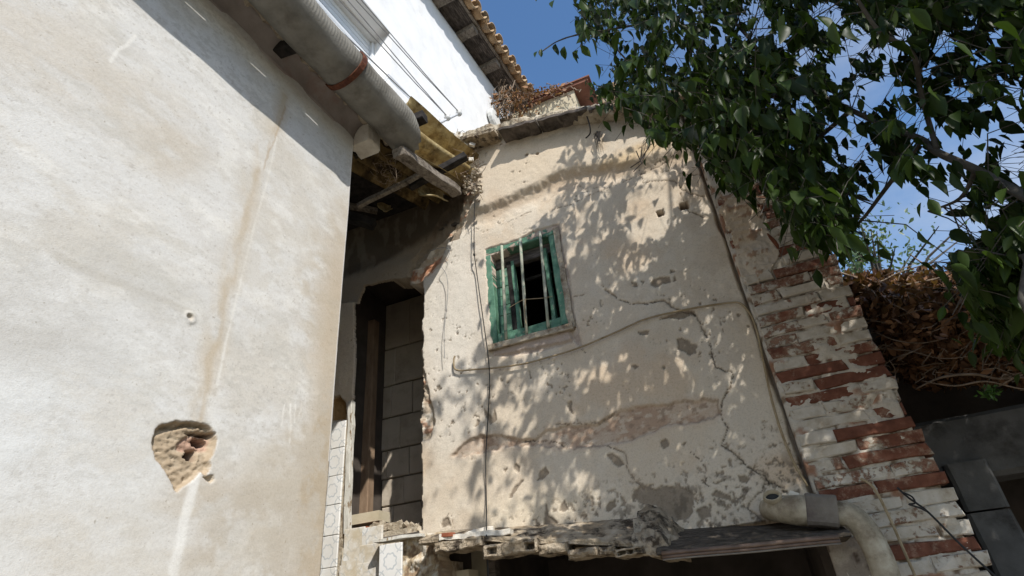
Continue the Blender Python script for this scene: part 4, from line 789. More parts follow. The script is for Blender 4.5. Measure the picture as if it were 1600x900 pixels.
# canopy with a rounded brown profile along its edge
cn = thing('door_canopy', 'sloping dark canopy with a rounded brown metal profile edge beside the fat pipe', 'canopy', tuple(onY(1180, 850, 3.7)))
relief_ledge([(1035, 826), (1120, 822), (1200, 820), (1310, 817)], [(1036, 859), (1120, 851), (1200, 844), (1311, 833)], [(1036, 866), (1120, 858), (1200, 851), (1311, 840)], 'sheet', M_moss, cn, 3.58, .016)
for i, (dz, r, mt) in enumerate(((0., .012, M_prof), (-.019, .008, M_prof), (-.032, .005, M_collar))):
    a = onY(1034, 865, 3.56); b = onY(1311, 839, 3.56); m = MB(); L_ = np.linspace(0, 1, 24)
    m.tube([np.array((a[0], a[1], a[2] + dz)) * (1 - t) + np.array((b[0], b[1], b[2] + dz)) * t + np.array((0, 0, .0012 * math.sin(t * 9))) for t in L_], r, 8); m.build('profile', mt, cn, True)
# left pier below the ledge and lower wall pieces
m = MB(); a = onY(672, 862, 3.95); b = onY(690, 862, 3.95); m.box(((a[0] + b[0]) / 2 - .1, 4.08, -.4), b[0] - a[0] + .25, .3, 1.7); m.build('lower_pier', M_mort, rh)
m = MB(); a = onY(697, 895, 4.15); b = onY(735, 893, 4.15); m.box(((a[0] + b[0]) / 2, 4.2, a[2] - .3), b[0] - a[0], .16, .6); m.build('lower_block', M_cream, rh)
m = MB(); m.box((onY(770, 880, 4.3)[0], 4.3, -.4), .07, .08, 1.9); m.build('lower_door_post', M_wood, rh)
m = MB(); a = onY(700, 880, 4.4); b = onY(770, 880, 4.4); m.box(((a[0] + b[0]) / 2, 4.45, -.4), b[0] - a[0], .06, 1.95); m.build('lower_panel', M_cream, rh)
us5 = np.arange(onY(1310, 860, 3.97)[0] - .05, PX0 + .24, .012); zs5 = np.arange(-.62, onY(1330, 838, 3.97)[2], .012); U5, Z5 = np.meshgrid(us5, zs5, indexing='ij'); a5 = fbm(U5 * 12, Z5 * 12, 5, .6); b5 = fbm(U5 * 4, Z5 * 4, 4)
col = np.empty(U5.shape + (3,)); col[:] = (.30, .26, .22); f = sst(.48, .6, a5)[..., None]; col = col * (1 - f) + np.array((.40, .355, .30)) * f; f = sst(.6, .66, fbm(U5 * 18, Z5 * 18, 4))[..., None]; col = col * (1 - f) + np.array((.13, .10, .08)) * f
P5 = np.stack([U5, 3.945 - .03 * (a5 - .5) - .03 * (b5 - .5), Z5], -1) - np.array(bp.location)
field('foot_render', P5, (U5 + .1 * (a5 - .5))[:-1, :-1] < PX0 + .16, col, M_relief, bp, (0, .06, 0), (.3, .25, .2))

# ------------------------------------------------------------------ the fat drain pipe
dp_ = thing('drain_pipe', 'fat old cement drain pipe with a square collar bending down beside the brick pillar', 'pipe', tuple(onY(1280, 800, 3.8)))
YP = 3.76
m = MB(); pts = smooth_path([onY(1204, 796, 3.98), onY(1216, 795, YP + .06), onY(1238, 797, YP), onY(1262, 798, YP)], 5); rr = np.linspace(.066, .086, len(pts)); m.tube(pts, list(rr), 22); m.build('elbow', M_pipe, dp_, True)
m = MB(); a = onY(1207, 778, YP - .01); vs = []; k = 18
for (r, dy) in ((.052, .02), (.049, -.026), (.040, -.028), (.036, .03)):
    for j in range(k): an = 2 * math.pi * j / k; vs.append((a[0] + r * math.cos(an), a[1] + dy * .7 - .04, a[2] + r * .62 * math.sin(an) + dy * -.3))
m.add(vs, [(i * k + j, i * k + (j + 1) % k, (i + 1) * k + (j + 1) % k, (i + 1) * k + j) for i in range(3) for j in range(k)]); m.build('inlet_rim', M_pipe, dp_, True)
m = MB(); vs = [(a[0] + .05 * math.cos(2 * math.pi * j / k), a[1] - .030, a[2] + .031 * math.sin(2 * math.pi * j / k) + .002) for j in range(k)]
vs2 = [(x, y + .02, z_ + .0) for x, y, z_ in vs]; m.add(vs + vs2, [tuple(range(k))] + [(j, (j + 1) % k, k + (j + 1) % k, k + j) for j in range(k)]); m.build('inlet_hole', M_wire, dp_)
m = MB(); vs = []; k = 28
A0 = Vector(onY(1259, 797, YP)); A1 = Vector(onY(1308, 801, YP)); ax = (A1 - A0).normalized(); u1 = Vector((0, 0, 1)); u1 = (u1 - ax * u1.dot(ax)).normalized(); u2 = ax.cross(u1)
for t, r in ((0, .08), (0, .093), (.04, .098), (.5, .095), (.96, .098), (1, .094), (1, .064)):
    for j in range(k):
        an = 2 * math.pi * j / k; sq = 1. / max(abs(math.cos(an)), abs(math.sin(an))) ** .55
        vs.append(A0.lerp(A1, t) + (u1 * math.cos(an) + u2 * math.sin(an)) * r * (.93 * min(sq, 1.18)))
m.add(vs, [(i * k + j, i * k + (j + 1) % k, (i + 1) * k + (j + 1) % k, (i + 1) * k + j) for i in range(6) for j in range(k)]); m.build('collar', M_collar, dp_)
m = MB(); pts = smooth_path([onY(1300, 803, YP), onY(1322, 803, YP), onY(1342, 816, YP), onY(1360, 842, YP), onY(1375, 872, YP), onY(1392, 920, YP), onY(1440, 1050, YP)], 7)
m.tube(pts, .066, 24); m.build('bend', M_pipe, dp_, True)
m = MB(); m.box(tuple(onY(1240, 776, 3.80)), .05, .05, .05, Matrix.Rotation(.5, 3, 'Y')); m.box(tuple(onY(1222, 781, 3.74)), .03, .03, .025); m.build('mortar_lump', M_plas, dp_)

# ================================================================== LEAN-TO ROOF IN THE CORNER
lt = thing('lean_to_roof', 'ruined lean-to of yellow stained corrugated sheets on old beams in the corner', 'roof', (-2.3, 3.3, 3.3))
def corr(p00, p10, p01, p11, name, waves, amp_, seed, tear=.05, mt=None):
    """corrugated sheet between four corners; the waves run along the p00-p01 direction"""
    p = [Vector(q) for q in (p00, p10, p01, p11)]; nu_, nv_ = waves * 8 + 1, 22; vs = []
    nrm = (p[1] - p[0]).cross(p[2] - p[0]).normalized()
    for i in range(nu_):
        u_ = i / (nu_ - 1); e0 = tear * (float(fbm(np.array(u_ * 7. + seed), np.array(1.5), 4)) - .5) * 2; e1 = tear * (float(fbm(np.array(u_ * 7. + seed), np.array(8.5), 4)) - .5) * 2
        for j in range(nv_):
            v_ = e0 + (1 + e1 - e0) * j / (nv_ - 1); q = p[0].lerp(p[1], u_).lerp(p[2].lerp(p[3], u_), v_)
            vs.append(q + nrm * (amp_ * math.cos(2 * math.pi * waves * u_) + .012 * math.sin(v_ * 5 + seed + u_ * 3)))
    k = len(vs); vs += [v_ + nrm * .007 for v_ in vs]; fs = []
    for i in range(nu_ - 1):
        for j in range(nv_ - 1):
            q = (i * nv_ + j, i * nv_ + j + 1, (i + 1) * nv_ + j + 1, (i + 1) * nv_ + j); fs += [q, tuple(t + k for t in reversed(q))]
    for i in range(nu_ - 1):
        for j in (0, nv_ - 1): q = (i * nv_ + j, (i + 1) * nv_ + j); fs.append((q[0], q[1], q[1] + k, q[0] + k))
    for j in range(nv_ - 1):
        for i in (0, nu_ - 1): q = (i * nv_ + j, i * nv_ + j + 1); fs.append((q[0], q[1], q[1] + k, q[0] + k))
    m = MB(); m.add(vs, fs); return m.build(name, mt or M_yel, lt, True)
# outer sheets follow the slope from the near house down to the ruined wall
e00 = onY(632, 175, 2.9); e01 = onY(752, 268, 3.98)
e10 = onY(560, 250, 2.9) + np.array((-.3, 0, .0)); e11 = onY(690, 318, 3.98)
corr(onY(628, 160, 3.05), onY(600, 225, 2.85), onY(738, 250, 3.98), onY(722, 300, 3.96), 'corrugated_sheet', 2, .095, 1.3, .06)
corr(onY(602, 222, 2.9), onY(538, 250, 2.95), onY(728, 292, 4.02), onY(665, 322, 4.05), 'corrugated_sheet', 3, .055, 4.1, .04, M_yel2)
corr(onY(560, 225, 3.1), onY(470, 280, 3.2), onY(700, 305, 4.1), onY(590, 340, 4.2), 'corrugated_sheet', 3, .045, 5.1, .05, M_soot_shade)
corr(onY(520, 190, 3.2), onY(390, 260, 3.4), onY(690, 312, 4.1), onY(540, 345, 4.4), 'corrugated_sheet', 4, .045, 8.2, .04, M_soot_shade)
m = MB(); m.beam(onY(622, 236, 2.84), onY(714, 300, 3.72), .105, .08, seg=8, wob=.008); m.build('beam', M_woodx, lt)
m = MB(); m.beam(onY(606, 207, 2.95), onY(664, 182, 2.95), .09, .085, seg=3, wob=.004); m.build('beam', M_dark, lt)
m = MB(); m.beam(onY(640, 292, 3.45), onY(728, 244, 3.6), .075, .065, seg=4, wob=.006); m.build('batten', M_dark, lt)
m = MB(); m.beam(onY(560, 322, 3.3), onY(672, 265, 3.35), .045, .04, seg=6, wob=.004); m.build('batten', M_woodx, lt)
m = MB(); m.beam(onY(520, 330, 3.5), onY(585, 352, 3.7), .1, .09, seg=3, wob=.006); m.build('beam', M_dark, lt)
m = MB(); m.beam(onY(530, 318, 3.6), onY(590, 330, 3.85), .06, .05, seg=3, wob=.006); m.build('beam', M_woodx, lt)
corr(onY(648, 288, 3.55), onY(668, 310, 3.5), onY(690, 296, 3.9), onY(700, 318, 3.85), 'sheet_shard', 1, .03, 3.3, .1)
corr(onY(588, 320, 3.7), onY(598, 332, 3.65), onY(610, 322, 3.9), onY(612, 330, 3.88), 'sheet_shard', 1, .012, 6.3, .1)
m = MB()
for i in range(60):                              # straw and rags caught between the sheets
    a = np.array(onY(random.uniform(580, 625), random.uniform(235, 290), random.uniform(2.95, 3.2))); b = a + rng.normal(0, .05, 3); m.tube([a, (a + b) / 2 + rng.normal(0, .02, 3), b], .002, 3)
for i in range(90):
    a = np.array(onY(random.uniform(700, 750), random.uniform(205, 300), random.uniform(3.75, 3.92))); b = a + rng.normal(0, .06, 3); m.tube([a, (a + b) / 2 + rng.normal(0, .03, 3), b], .003, 3)
tag(m.build('caught_straw', M_twig, lt), kind='stuff')
m = MB()
for i in range(46):
    q = onY(random.uniform(690, 738), random.uniform(205, 250), random.uniform(3.82, 3.95)); sz = random.uniform(.02, .07); m.box(tuple(q), sz, sz * random.uniform(.5, 1), sz * random.uniform(.4, .9), Matrix.Rotation(random.uniform(0, 3), 3, Vector((random.random(), random.random(), random.random() + .1))))
tag(m.build('corner_rubble', M_plas, lt), kind='stuff')
m = MB()
for i in range(70):
    q = onY(random.uniform(725, 752), random.uniform(262, 305), random.uniform(3.84, 3.95)); sz = random.uniform(.015, .05); m.box(tuple(q), sz, sz * random.uniform(.5, 1), sz * random.uniform(.4, .9), Matrix.Rotation(random.uniform(0, 3), 3, Vector((random.random(), random.random(), random.random() + .1))))
tag(m.build('sheet_debris', M_mort, lt), kind='stuff')
m = MB(); m.box((-3.5, 3.5, 3.91), 2.6, 1.5, .05); m.build('sun_block_slab', M_dark, rh)  # added slab: stops sun leaking onto the wall, hides the white house's base
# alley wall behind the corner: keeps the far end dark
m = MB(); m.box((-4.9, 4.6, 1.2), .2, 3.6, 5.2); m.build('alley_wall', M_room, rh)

# ================================================================== WHITE HOUSE BEHIND
wh = thing('white_house', 'tall white rendered house behind with a shuttered window and a tiled eave on rafter ends', 'house', WF.P(0, GROUND))
s1, zz1 = WF.at(609, 52); s0 = s1 - 1.7; sb, zb = WF.at(606, 150)
ZW = 9.25; SE = 3.05                             # top of the wall and its far end
wz0 = zz1 - 1.5
def wslab(a0, a1, z0, z1, o0, o1, m): m.hexa([WF.P(a0, z0, o1), WF.P(a1, z0, o1), WF.P(a1, z0, o0), WF.P(a0, z0, o0), WF.P(a0, z1, o1), WF.P(a1, z1, o1), WF.P(a1, z1, o0), WF.P(a0, z1, o0)]); return m
# wall as one relief sheet with a hole for the window
us6 = np.concatenate([np.linspace(-7, s0 - .1, 8), np.linspace(s0, s1, 12), np.linspace(s1 + .05, SE, 40)]); zs6 = np.concatenate([np.linspace(3.95, wz0 - .1, 6), np.linspace(wz0, zz1, 10), np.linspace(zz1 + .05, ZW, 30)])
U6, Z6 = np.meshgrid(us6, zs6, indexing='ij'); d6 = .02 * (fbm(U6 * 1.3, Z6 * 1.3, 3) - .5) * (U6 > s1 + .02)
P6 = WF.O + U6[..., None] * WF.e + d6[..., None] * WF.n; P6[..., 2] = Z6; P6 -= np.array(wh.location)
um = (U6[:-1, :-1] + U6[1:, 1:]) / 2; zm = (Z6[:-1, :-1] + Z6[1:, 1:]) / 2
field('wall', P6, ~((um > s0) & (um < s1) & (zm > wz0) & (zm < zz1)), np.ones(U6.shape + (3,)) * .7, M_white, wh, tuple(-WF.n * .36), (.7, .7, .7))
wslab(1.9, SE - .02, GROUND, 3.94, -.36, -.02, MB()).build('lower_wall', M_white, wh)
wslab(SE - .3, SE, GROUND, ZW, -.36, -4, MB()).build('end_wall', M_white, wh)
wi = tag(link('window', None, wh, (0, 0, 0)))
for i in range(16):
    z1_ = zz1 - .03 - i * .095; m = MB(); k = 5; vs = []
    for a_ in (s0, s1):
        for j in range(k): t = j / (k - 1); vs.append(WF.P(a_, z1_ - .09 * t, -.30 + .012 * math.sin(math.pi * t)))
    m.add(vs, [(j, j + 1, k + j + 1, k + j) for j in range(k - 1)] ); m.add([WF.P(s0, z1_ - .09, -.302), WF.P(s1, z1_ - .09, -.302), WF.P(s1, z1_ - .095, -.306), WF.P(s0, z1_ - .095, -.306)], [(0, 1, 2, 3)]); m.build('shutter_slat', M_slat, wi)
wslab(s0, s1, wz0, zz1, -.36, -.40, MB()).build('shutter_back', M_dark, wi)
wslab(s0 + .01, s1 - .004, zz1 - .05, zz1 - .004, -.335, -.22, MB()).build('shutter_box_edge', M_greyw, wi)
wslab(s1 - .05, s1 - .004, wz0, zz1 - .06, -.33, -.25, MB()).build('shutter_rail', M_slat, wi)
# eave: rafter ends, boarding, two rows of barrel tiles
ev = tag(link('eave', None, wh, (0, 0, 0)))
sa = -4.2
wslab(sa, SE + .3, ZW + .17, ZW + .20, -.3, .34, MB()).build('boarding', M_wood, ev)
for i in range(10):
    o_ = -.02 + .035 * i; m = MB(); m.beam(WF.P(sa, ZW + .16, o_ + .015), WF.P(SE + .25, ZW + .16, o_ + .015), .031, .014, seg=8, wob=.002); m.build('eave_plank', M_wood, ev)
m = MB(); m.beam(WF.P(sa, ZW + .19, .36), WF.P(SE + .3, ZW + .19, .36), .045, .09, seg=8, wob=.003); m.build('fascia', M_woodx, ev)
for px, py in ((705, 18), (742, 68), (778, 118), (668, -35), (630, -90)):
    s_, _ = WF.at(px, py, .3); m = MB(); m.beam(WF.P(s_, ZW + .085, -.2), WF.P(s_, ZW + .07, .335), .17, .135, seg=3, wob=.006); m.build('rafter', M_woodx, ev)
def half_tile(L=.42, r0=.105, r1=.085, t=.016, up=True):
    m = MB(); k = 9; vs = []
    for r_ in (0, 1):
        for y, R_ in ((0, r0), (L, r1)):
            for j in range(k):
                a = math.pi * j / (k - 1); vs.append(((R_ - t * r_) * math.cos(a), y, (R_ - t * r_) * math.sin(a) * (1 if up else -1)))
    def g(r_, e_, j): return r_ * 2 * k + e_ * k + j
    fs = []
    for j in range(k - 1):
        fs += [(g(0, 0, j), g(0, 0, j + 1), g(0, 1, j + 1), g(0, 1, j)), (g(1, 0, j), g(1, 1, j), g(1, 1, j + 1), g(1, 0, j + 1)), (g(0, 0, j), g(1, 0, j), g(1, 0, j + 1), g(0, 0, j + 1)), (g(0, 1, j), g(0, 1, j + 1), g(1, 1, j + 1), g(1, 1, j))]
    for j in (0, k - 1): fs.append((g(0, 0, j), g(0, 1, j), g(1, 1, j), g(1, 0, j)))
    m.add(vs, fs); return m.mesh('roof_tile', M_terra, True)
cov = half_tile(up=True, r0=.12, r1=.10); pan = half_tile(up=False, r0=.135, r1=.11, L=.44)
tp_ = SE + .25; i = 0; rot = math.atan2(WF.n[1], WF.n[0]) + math.pi / 2
pit = (WF.at(825, 135, .5)[0] - WF.at(745, 0, .5)[0]) / 7.6
while tp_ > sa:
    for me, ds, dz, oo in ((pan, 0, .30, .57), (cov, pit / 2, .33, .53)):
        for rw in range(2):
            o = link('roof_tile', me, ev); q = WF.P(tp_ + ds + random.uniform(-.012, .012), ZW + dz - .03 + rw * .14 + random.uniform(-.01, .01), oo - rw * .36 + random.uniform(-.02, .02))
            o.location = Vector(q) - wh.location; o.rotation_euler = (math.radians(20), random.uniform(-.05, .05), rot + math.pi + random.uniform(-.04, .04) + math.pi); sc = pit / .27; o.scale = (sc, 1, sc)
    tp_ -= pit; i += 1
m = MB(); m.hexa([WF.P(sa, ZW + .24, .3), WF.P(SE + .3, ZW + .24, .3), WF.P(SE + .3, ZW + 1.6, -3.6), WF.P(sa, ZW + 1.6, -3.6), WF.P(sa, ZW + .28, .3), WF.P(SE + .3, ZW + .28, .3), WF.P(SE + .3, ZW + 1.65, -3.6), WF.P(sa, ZW + 1.65, -3.6)]); m.build('roof_deck', M_terra, ev)
# wall bracket with insulators, its wires, a small round vent
def wpt(px, py, o_): return np.array(WF.P(*WF.at(px, py, o_), o_))
wb = thing('wire_bracket', 'galvanised bracket with white insulators fixed to the white house wall', 'bracket', tuple(wpt(690, 190, .2)))
m = MB(); m.tube([wpt(664, 203, .22), wpt(720, 176, .22)], .02, 8); m.tube([wpt(678, 196, .22), wpt(674, 212, .0)], .014, 6); m.tube([wpt(679, 196, .22), wpt(684, 206, .0)], .014, 6); m.tube([wpt(668, 201, .22), wpt(668, 212, .0)], .014, 6); m.build('arm', M_galv, wb)
ins = [(683, 192), (699, 184), (717, 177)]
for x, y in ins:
    a = wpt(x, y, .24); m = MB(); m.tube([a + np.array((0, 0, -.05)), a + np.array((0, 0, -.02)), a, a + np.array((0, 0, .03)), a + np.array((0, 0, .06)), a + np.array((0, 0, .08))], [.02, .045, .05, .03, .045, .02], 10); m.build('insulator', M_greyw, wb, True)
for (x, y), (xx, yy), lb in ((ins[0], (560, 75), 'lowest left wire strung along the white house to the left insulator'), (ins[0], (566, 80), 'second wire of the pair running to the left insulator on the white house'), (ins[1], (590, 65), 'left wire of the pair to the middle insulator on the white house'), (ins[1], (597, 63), 'right wire of the pair to the middle insulator on the white house'), (ins[2], (604, 52), 'left wire of the pair to the right insulator on the white house'), (ins[2], (608, 50), 'rightmost upper wire strung along the white house to the right insulator')):
    a = wpt(x, y - 2, .25); b = wpt(xx, yy, .25); d_ = a - b; e_ = b - d_ * 1.5
    m = MB(); m.tube([a, a * .5 + b * .5 - np.array((0, 0, .02)), b, e_], .0065, 5); tag(m.build('overhead_wire', M_gwire), lb, 'wire', 'wires along the white house')
m = MB(); a = wpt(769, 187, .03); k = 16; vs = []; eu = WF.e; nn = WF.n
for r, o_ in ((.20, 0), (.20, .07), (.17, .09), (.0, .09)):
    for j in range(k): an = 2 * math.pi * j / k; vs.append(a + eu * r * math.cos(an) * .9 + np.array((0, 0, r * 1.05 * math.sin(an))) + nn * o_)
m.add(vs, [(i * k + j, i * k + (j + 1) % k, (i + 1) * k + (j + 1) % k, (i + 1) * k + j) for i in range(3) for j in range(k)]); tag(m.build('vent_cap', M_greyw), 'round grey vent cap low on the far end of the white house wall', 'vent')

# ================================================================== CREAM ROOFTOP ROOM BETWEEN
YD = 7.2
rr_ = thing('rooftop_room', 'low cream rendered rooftop room with a red slab roof behind the wall coping', 'building', tuple(onY(860, 195, YD)))
m = MB(); a = onY(778, 130, YD); b = onY(906, 210, YD); zt_ = onY(895, 141, YD)[2]; ztl = zt_
xr_ = onY(903, 172, YD)[0]
m.box(((a[0] - 1 + xr_) / 2, YD + 1., zt_ - 1.5), xr_ - a[0] + 1, 2., 3.); m.build('wall', M_cream, rr_)
xs_ = onY(824, 150, YD)[0]
m = MB(); m.box(((xs_ + xr_ + .30) / 2, YD + .95, zt_ + .045), xr_ - xs_ + .30, 2.06, .06); m.build('slab_roof', M_red, rr_)
m = MB(); m.box(((xs_ + xr_ + .34) / 2, YD + .95, zt_ + .092), xr_ - xs_ + .34, 2.12, .03); m.build('slab_edge', M_red, rr_)
m = MB(); q = onY(925, 168, YD + .3); m.box((q[0], YD + 1.2, zt_ - 1.1), .5, 1.6, 1.9); m.build('side_wall', M_greyw, rr_)
m = MB(); q = onY(936, 160, YD - .3)
for i in range(4): m.tube([(q[0], YD - .3, q[2] - .1 + i * .09), (q[0] + .35, YD - .3, q[2] - .06 + i * .09)], .09, 9)
m.build('stacked_tile', M_terra, rr_)
# dead creeper in the corner under the eave
dc = thing('dead_creeper', 'rust brown dead creeper clinging in the corner of white house and cream rooftop room', 'creeper', tuple(onY(800, 185, YD - .1)))
m = MB()
for i in range(40):
    x, y = random.uniform(775, 800), random.uniform(170, 192); pts = [onY(x, y, YD - .05)]
    for j in range(5): x += random.uniform(-5, 6); y -= random.uniform(4, 12); pts.append(onY(x, y, YD - random.uniform(.05, .25)))
    m.tube(pts, .009, 4)
for i in range(26):
    x, y = random.uniform(800, 900), 0; y = 150 - (x - 800) * .12 + random.uniform(-8, 12); pts = [onY(x, y, YD - .1)]
    for j in range(4): x += random.uniform(-8, 8); y += random.uniform(-4, 6); pts.append(onY(x, y, YD - random.uniform(.05, .2)))
    m.tube(pts, .008, 4)
m.build('stems', M_twig, dc)
LEAFV = [(0, 0, 0), (.22, .3, .05), (.2, .55, .03), (0, 1, -.1), (-.2, .55, .03), (-.22, .3, .05), (0, .4, -.02)]
LEAFF = [(0, 1, 6), (1, 2, 6), (2, 3, 6), (3, 4, 6), (4, 5, 6), (5, 0, 6)]
def scatter(name, pts, size, mt, parent, flat=.0, kind='stuff'):
    n = len(pts); V = np.array(LEAFV); k = len(V); out = np.empty((n, k, 3)); 
    for i, p in enumerate(pts):
        q = rng.normal(size=4); q /= np.linalg.norm(q); a, b, c, d = q
        Rm = np.array([[1 - 2 * (c * c + d * d), 2 * (b * c - a * d), 2 * (b * d + a * c)], [2 * (b * c + a * d), 1 - 2 * (b * b + d * d), 2 * (c * d - a * b)], [2 * (b * d - a * c), 2 * (c * d + a * b), 1 - 2 * (b * b + c * c)]])
        out[i] = (V * size * random.uniform(.6, 1.4)) @ Rm.T + p
    m = MB(); m.v = [tuple(p) for p in out.reshape(-1, 3)]; m.f = [tuple(i * k + t for t in f) for i in range(n) for f in LEAFF]
    return tag(m.build(name, mt, parent, True), kind=kind)
pts = []
for i in range(520):
    if i % 3 == 0: x = random.uniform(768, 815); y = random.uniform(110, 192)
    elif i % 3 == 1: x = random.gauss(815, 22); y = random.gauss(158, 14)
    else: x = random.uniform(800, 880); y = 148 - (x - 800) * .10 + random.gauss(0, 4)
    if y < 138 - (x - 800) * .1: continue
    pts.append(onY(x, y, YD - random.uniform(.02, .3)))
scatter('dead_leaves', pts, .09, M_dry, dc)

# ================================================================== SHED AND DRY VINES ON THE RIGHT
YS = 4.9
sh = thing('shed', 'dark concrete shed on the right with a thick lintel on a blockwork post', 'shed', tuple(onY(1540, 1100, YS)))
a = onY(1395, 668, YS); b = onY(1600, 629, YS); lz1 = float(onY(1540, 640, YS)[2]); lz0 = float(onY(1560, 742, YS)[2]); x0 = float(onY(1380, 680, YS)[0])
m = MB(); m.beam((x0 - .3, YS + .2, (lz0 + lz1) / 2), (x0 + 4.2, YS + .2, (lz0 + lz1) / 2), .4, lz1 - lz0, seg=10, wob=.006); m.build('lintel', M_gconc, sh)
pa = onY(1456, 704, YS - .03); pb = onY(1541, 735, YS - .03); zt_ = lz0 + .003
jz = float(onY(1512, 803, YS)[2])
for z0, z1 in ((jz + .006, zt_ + .10), (jz - .52, jz - .006), (jz - 1.06, jz - .53), (GROUND, jz - 1.07)):
    m = MB(); m.beam(((pa[0] + pb[0]) / 2 + .02, YS + .1, z0), ((pa[0] + pb[0]) / 2 + .02, YS + .1, z1), pb[0] - pa[0], .36, up=(0, 1, 0), seg=2, wob=.004); m.build('post_block', M_gconc, sh)
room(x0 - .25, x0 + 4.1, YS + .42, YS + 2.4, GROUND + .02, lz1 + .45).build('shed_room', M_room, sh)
m = MB(); m.box((x0 + 1.9, YS + 1.3, lz1 + .74), 4.4, 2.7, .12); m.build('shed_roof', M_gconc, sh)
m = MB(); m.box((x0 + 1.9, YS + .7, lz1 + .33), 4.4, .08, .66); m.build('roof_wall', M_room, sh)
vh = thing('dry_vine_heap', 'heap of dry brown vines and leaves piled on the dark shed roof', 'vine heap', (x0 + 1.8, YS, lz1 + .6))
prof_top = [(1325, 436), (1345, 437), (1370, 428), (1400, 434), (1425, 428), (1450, 424), (1480, 428), (1520, 420), (1560, 410), (1620, 400), (1700, 395)]
prof_bot = [(1325, 470), (1360, 520), (1400, 570), (1430, 600), (1480, 598), (1540, 592), (1600, 600), (1700, 610)]
pts = []; 
for i in range(15000):
    x = random.uniform(1322, 1700); t_y = np.interp(x, [p[0] for p in prof_top], [p[1] for p in prof_top]); b_y = np.interp(x, [p[0] for p in prof_bot], [p[1] for p in prof_bot]); t = random.random() ** .9; y = t_y + (b_y - t_y) * t
    Y = YS + .55 - .75 * math.sin(math.pi * min(1, .15 + t * .8)) + random.gauss(0, .07) + (.25 if t < .1 else 0)
    q = onY(x, y, Y); pts.append(q + rng.normal(0, .02, 3))
scatter('dry_leaves', pts, .075, M_dry, vh)
tw = 0
for pl, r in (([(1310, 425), (1330, 432), (1360, 441), (1400, 447), (1440, 441), (1475, 432), (1490, 425)], .022), ([(1345, 442), (1375, 440), (1400, 428), (1440, 415), (1470, 408)], .010), ([(1380, 432), (1410, 420), (1430, 412)], .007), ([(1421, 397), (1440, 410), (1460, 420), (1475, 430)], .010), ([(1378, 455), (1390, 470), (1400, 485), (1406, 495)], .009), ([(1430, 608), (1470, 590), (1520, 585), (1560, 592), (1600, 590), (1650, 600)], .014), ([(1440, 595), (1490, 603), (1540, 596), (1600, 608), (1660, 604)], .009), ([(1560, 604), (1585, 590), (1610, 582)], .009), ([(1335, 440), (1360, 452), (1372, 470), (1376, 500)], .007), ([(1395, 560), (1420, 552), (1445, 540)], .008), ([(1370, 520), (1400, 532), (1440, 536), (1480, 528)], .007), ([(1360, 500), (1395, 505), (1430, 500)], .006), ([(1385, 545), (1420, 548), (1470, 560), (1520, 556)], .007), ([(1510, 470), (1550, 480), (1600, 470)], .010), ([(1410, 420), (1405, 432), (1402, 445)], .006)):
    m = MB(); m.tube(smooth_path([onY(x, y, YS - .28 + random.uniform(-.05, .05) - (.05 if y > 500 else -.2 if y < 450 else 0)) for x, y in pl], 5), [r * .7 * (1 - .6 * abs(2 * t - .8)) for t in np.linspace(0, 1, (len(pl) - 1) * 5 + 1)], 6); m.build('twig', M_twig, vh, True)
m = MB()
for i in range(260):
    x = random.uniform(1330, 1640); y = random.uniform(440, 595); q = onY(x, y, YS - .12 + random.uniform(-.25, .15)); d_ = rng.normal(0, .09, 3); d_[2] *= .45; d_[1] *= .6
    m.tube([q, q + d_ * .5 + rng.normal(0, .02, 3), q + d_], random.uniform(.002, .0035), 4)
tag(m.build('fine_twigs', M_twig, vh), kind='stuff')
m = MB(); wd = thing('weed', 'small bright green weed sprouting above the shed lintel', 'weed', tuple(onY(1548, 618, YS - .15)))
scatter('weed_leaves', [onY(1548 + random.gauss(0, 6), 614 + random.gauss(0, 5), YS - .2 + random.uniform(-.05, .05)) for _ in range(70)], .035, M_weed, wd)
# feathery tree in the distance between pillar and vines
ft = thing('feathery_tree', 'pale feathery green tree showing in the distance between the pillar and the vines', 'tree', tuple(onY(1345, 900, 9.)))
q = np.array(ft.location); top = onY(1345, 400, 9.); m = MB(); m.tube(smooth_path([(q[0], 9, GROUND), (q[0] + .05, 9.05, (top[2] + GROUND) / 2), tuple(top)]), [.12] * 6 + [.09] * 6 + [.03], 8); m.build('trunk', M_bark, ft, True)
pts = []
for i in range(2600):
    th = random.uniform(0, 6.28); r = abs(random.gauss(0, .55)); q = np.array((top[0] + r * math.cos(th) * .9, 9 + r * math.sin(th), top[2] - .35 + random.gauss(0, .55)))
    if vnoise(np.array(q[0] * 4 + 50), np.array(q[2] * 4 + 50)) > .42: pts.append(q)
scatter('crown', pts, .085, M_far, ft)
m = MB()
for i in range(24):
    b = top + np.array((random.gauss(0, .6), random.gauss(0, .4), random.gauss(-.1, .5))); m.tube([top - np.array((0, 0, 1.2)), (top + b) / 2 - np.array((0, 0, .4)), b], [.03, .02, .006], 5)
m.build('limbs', M_bark, ft)

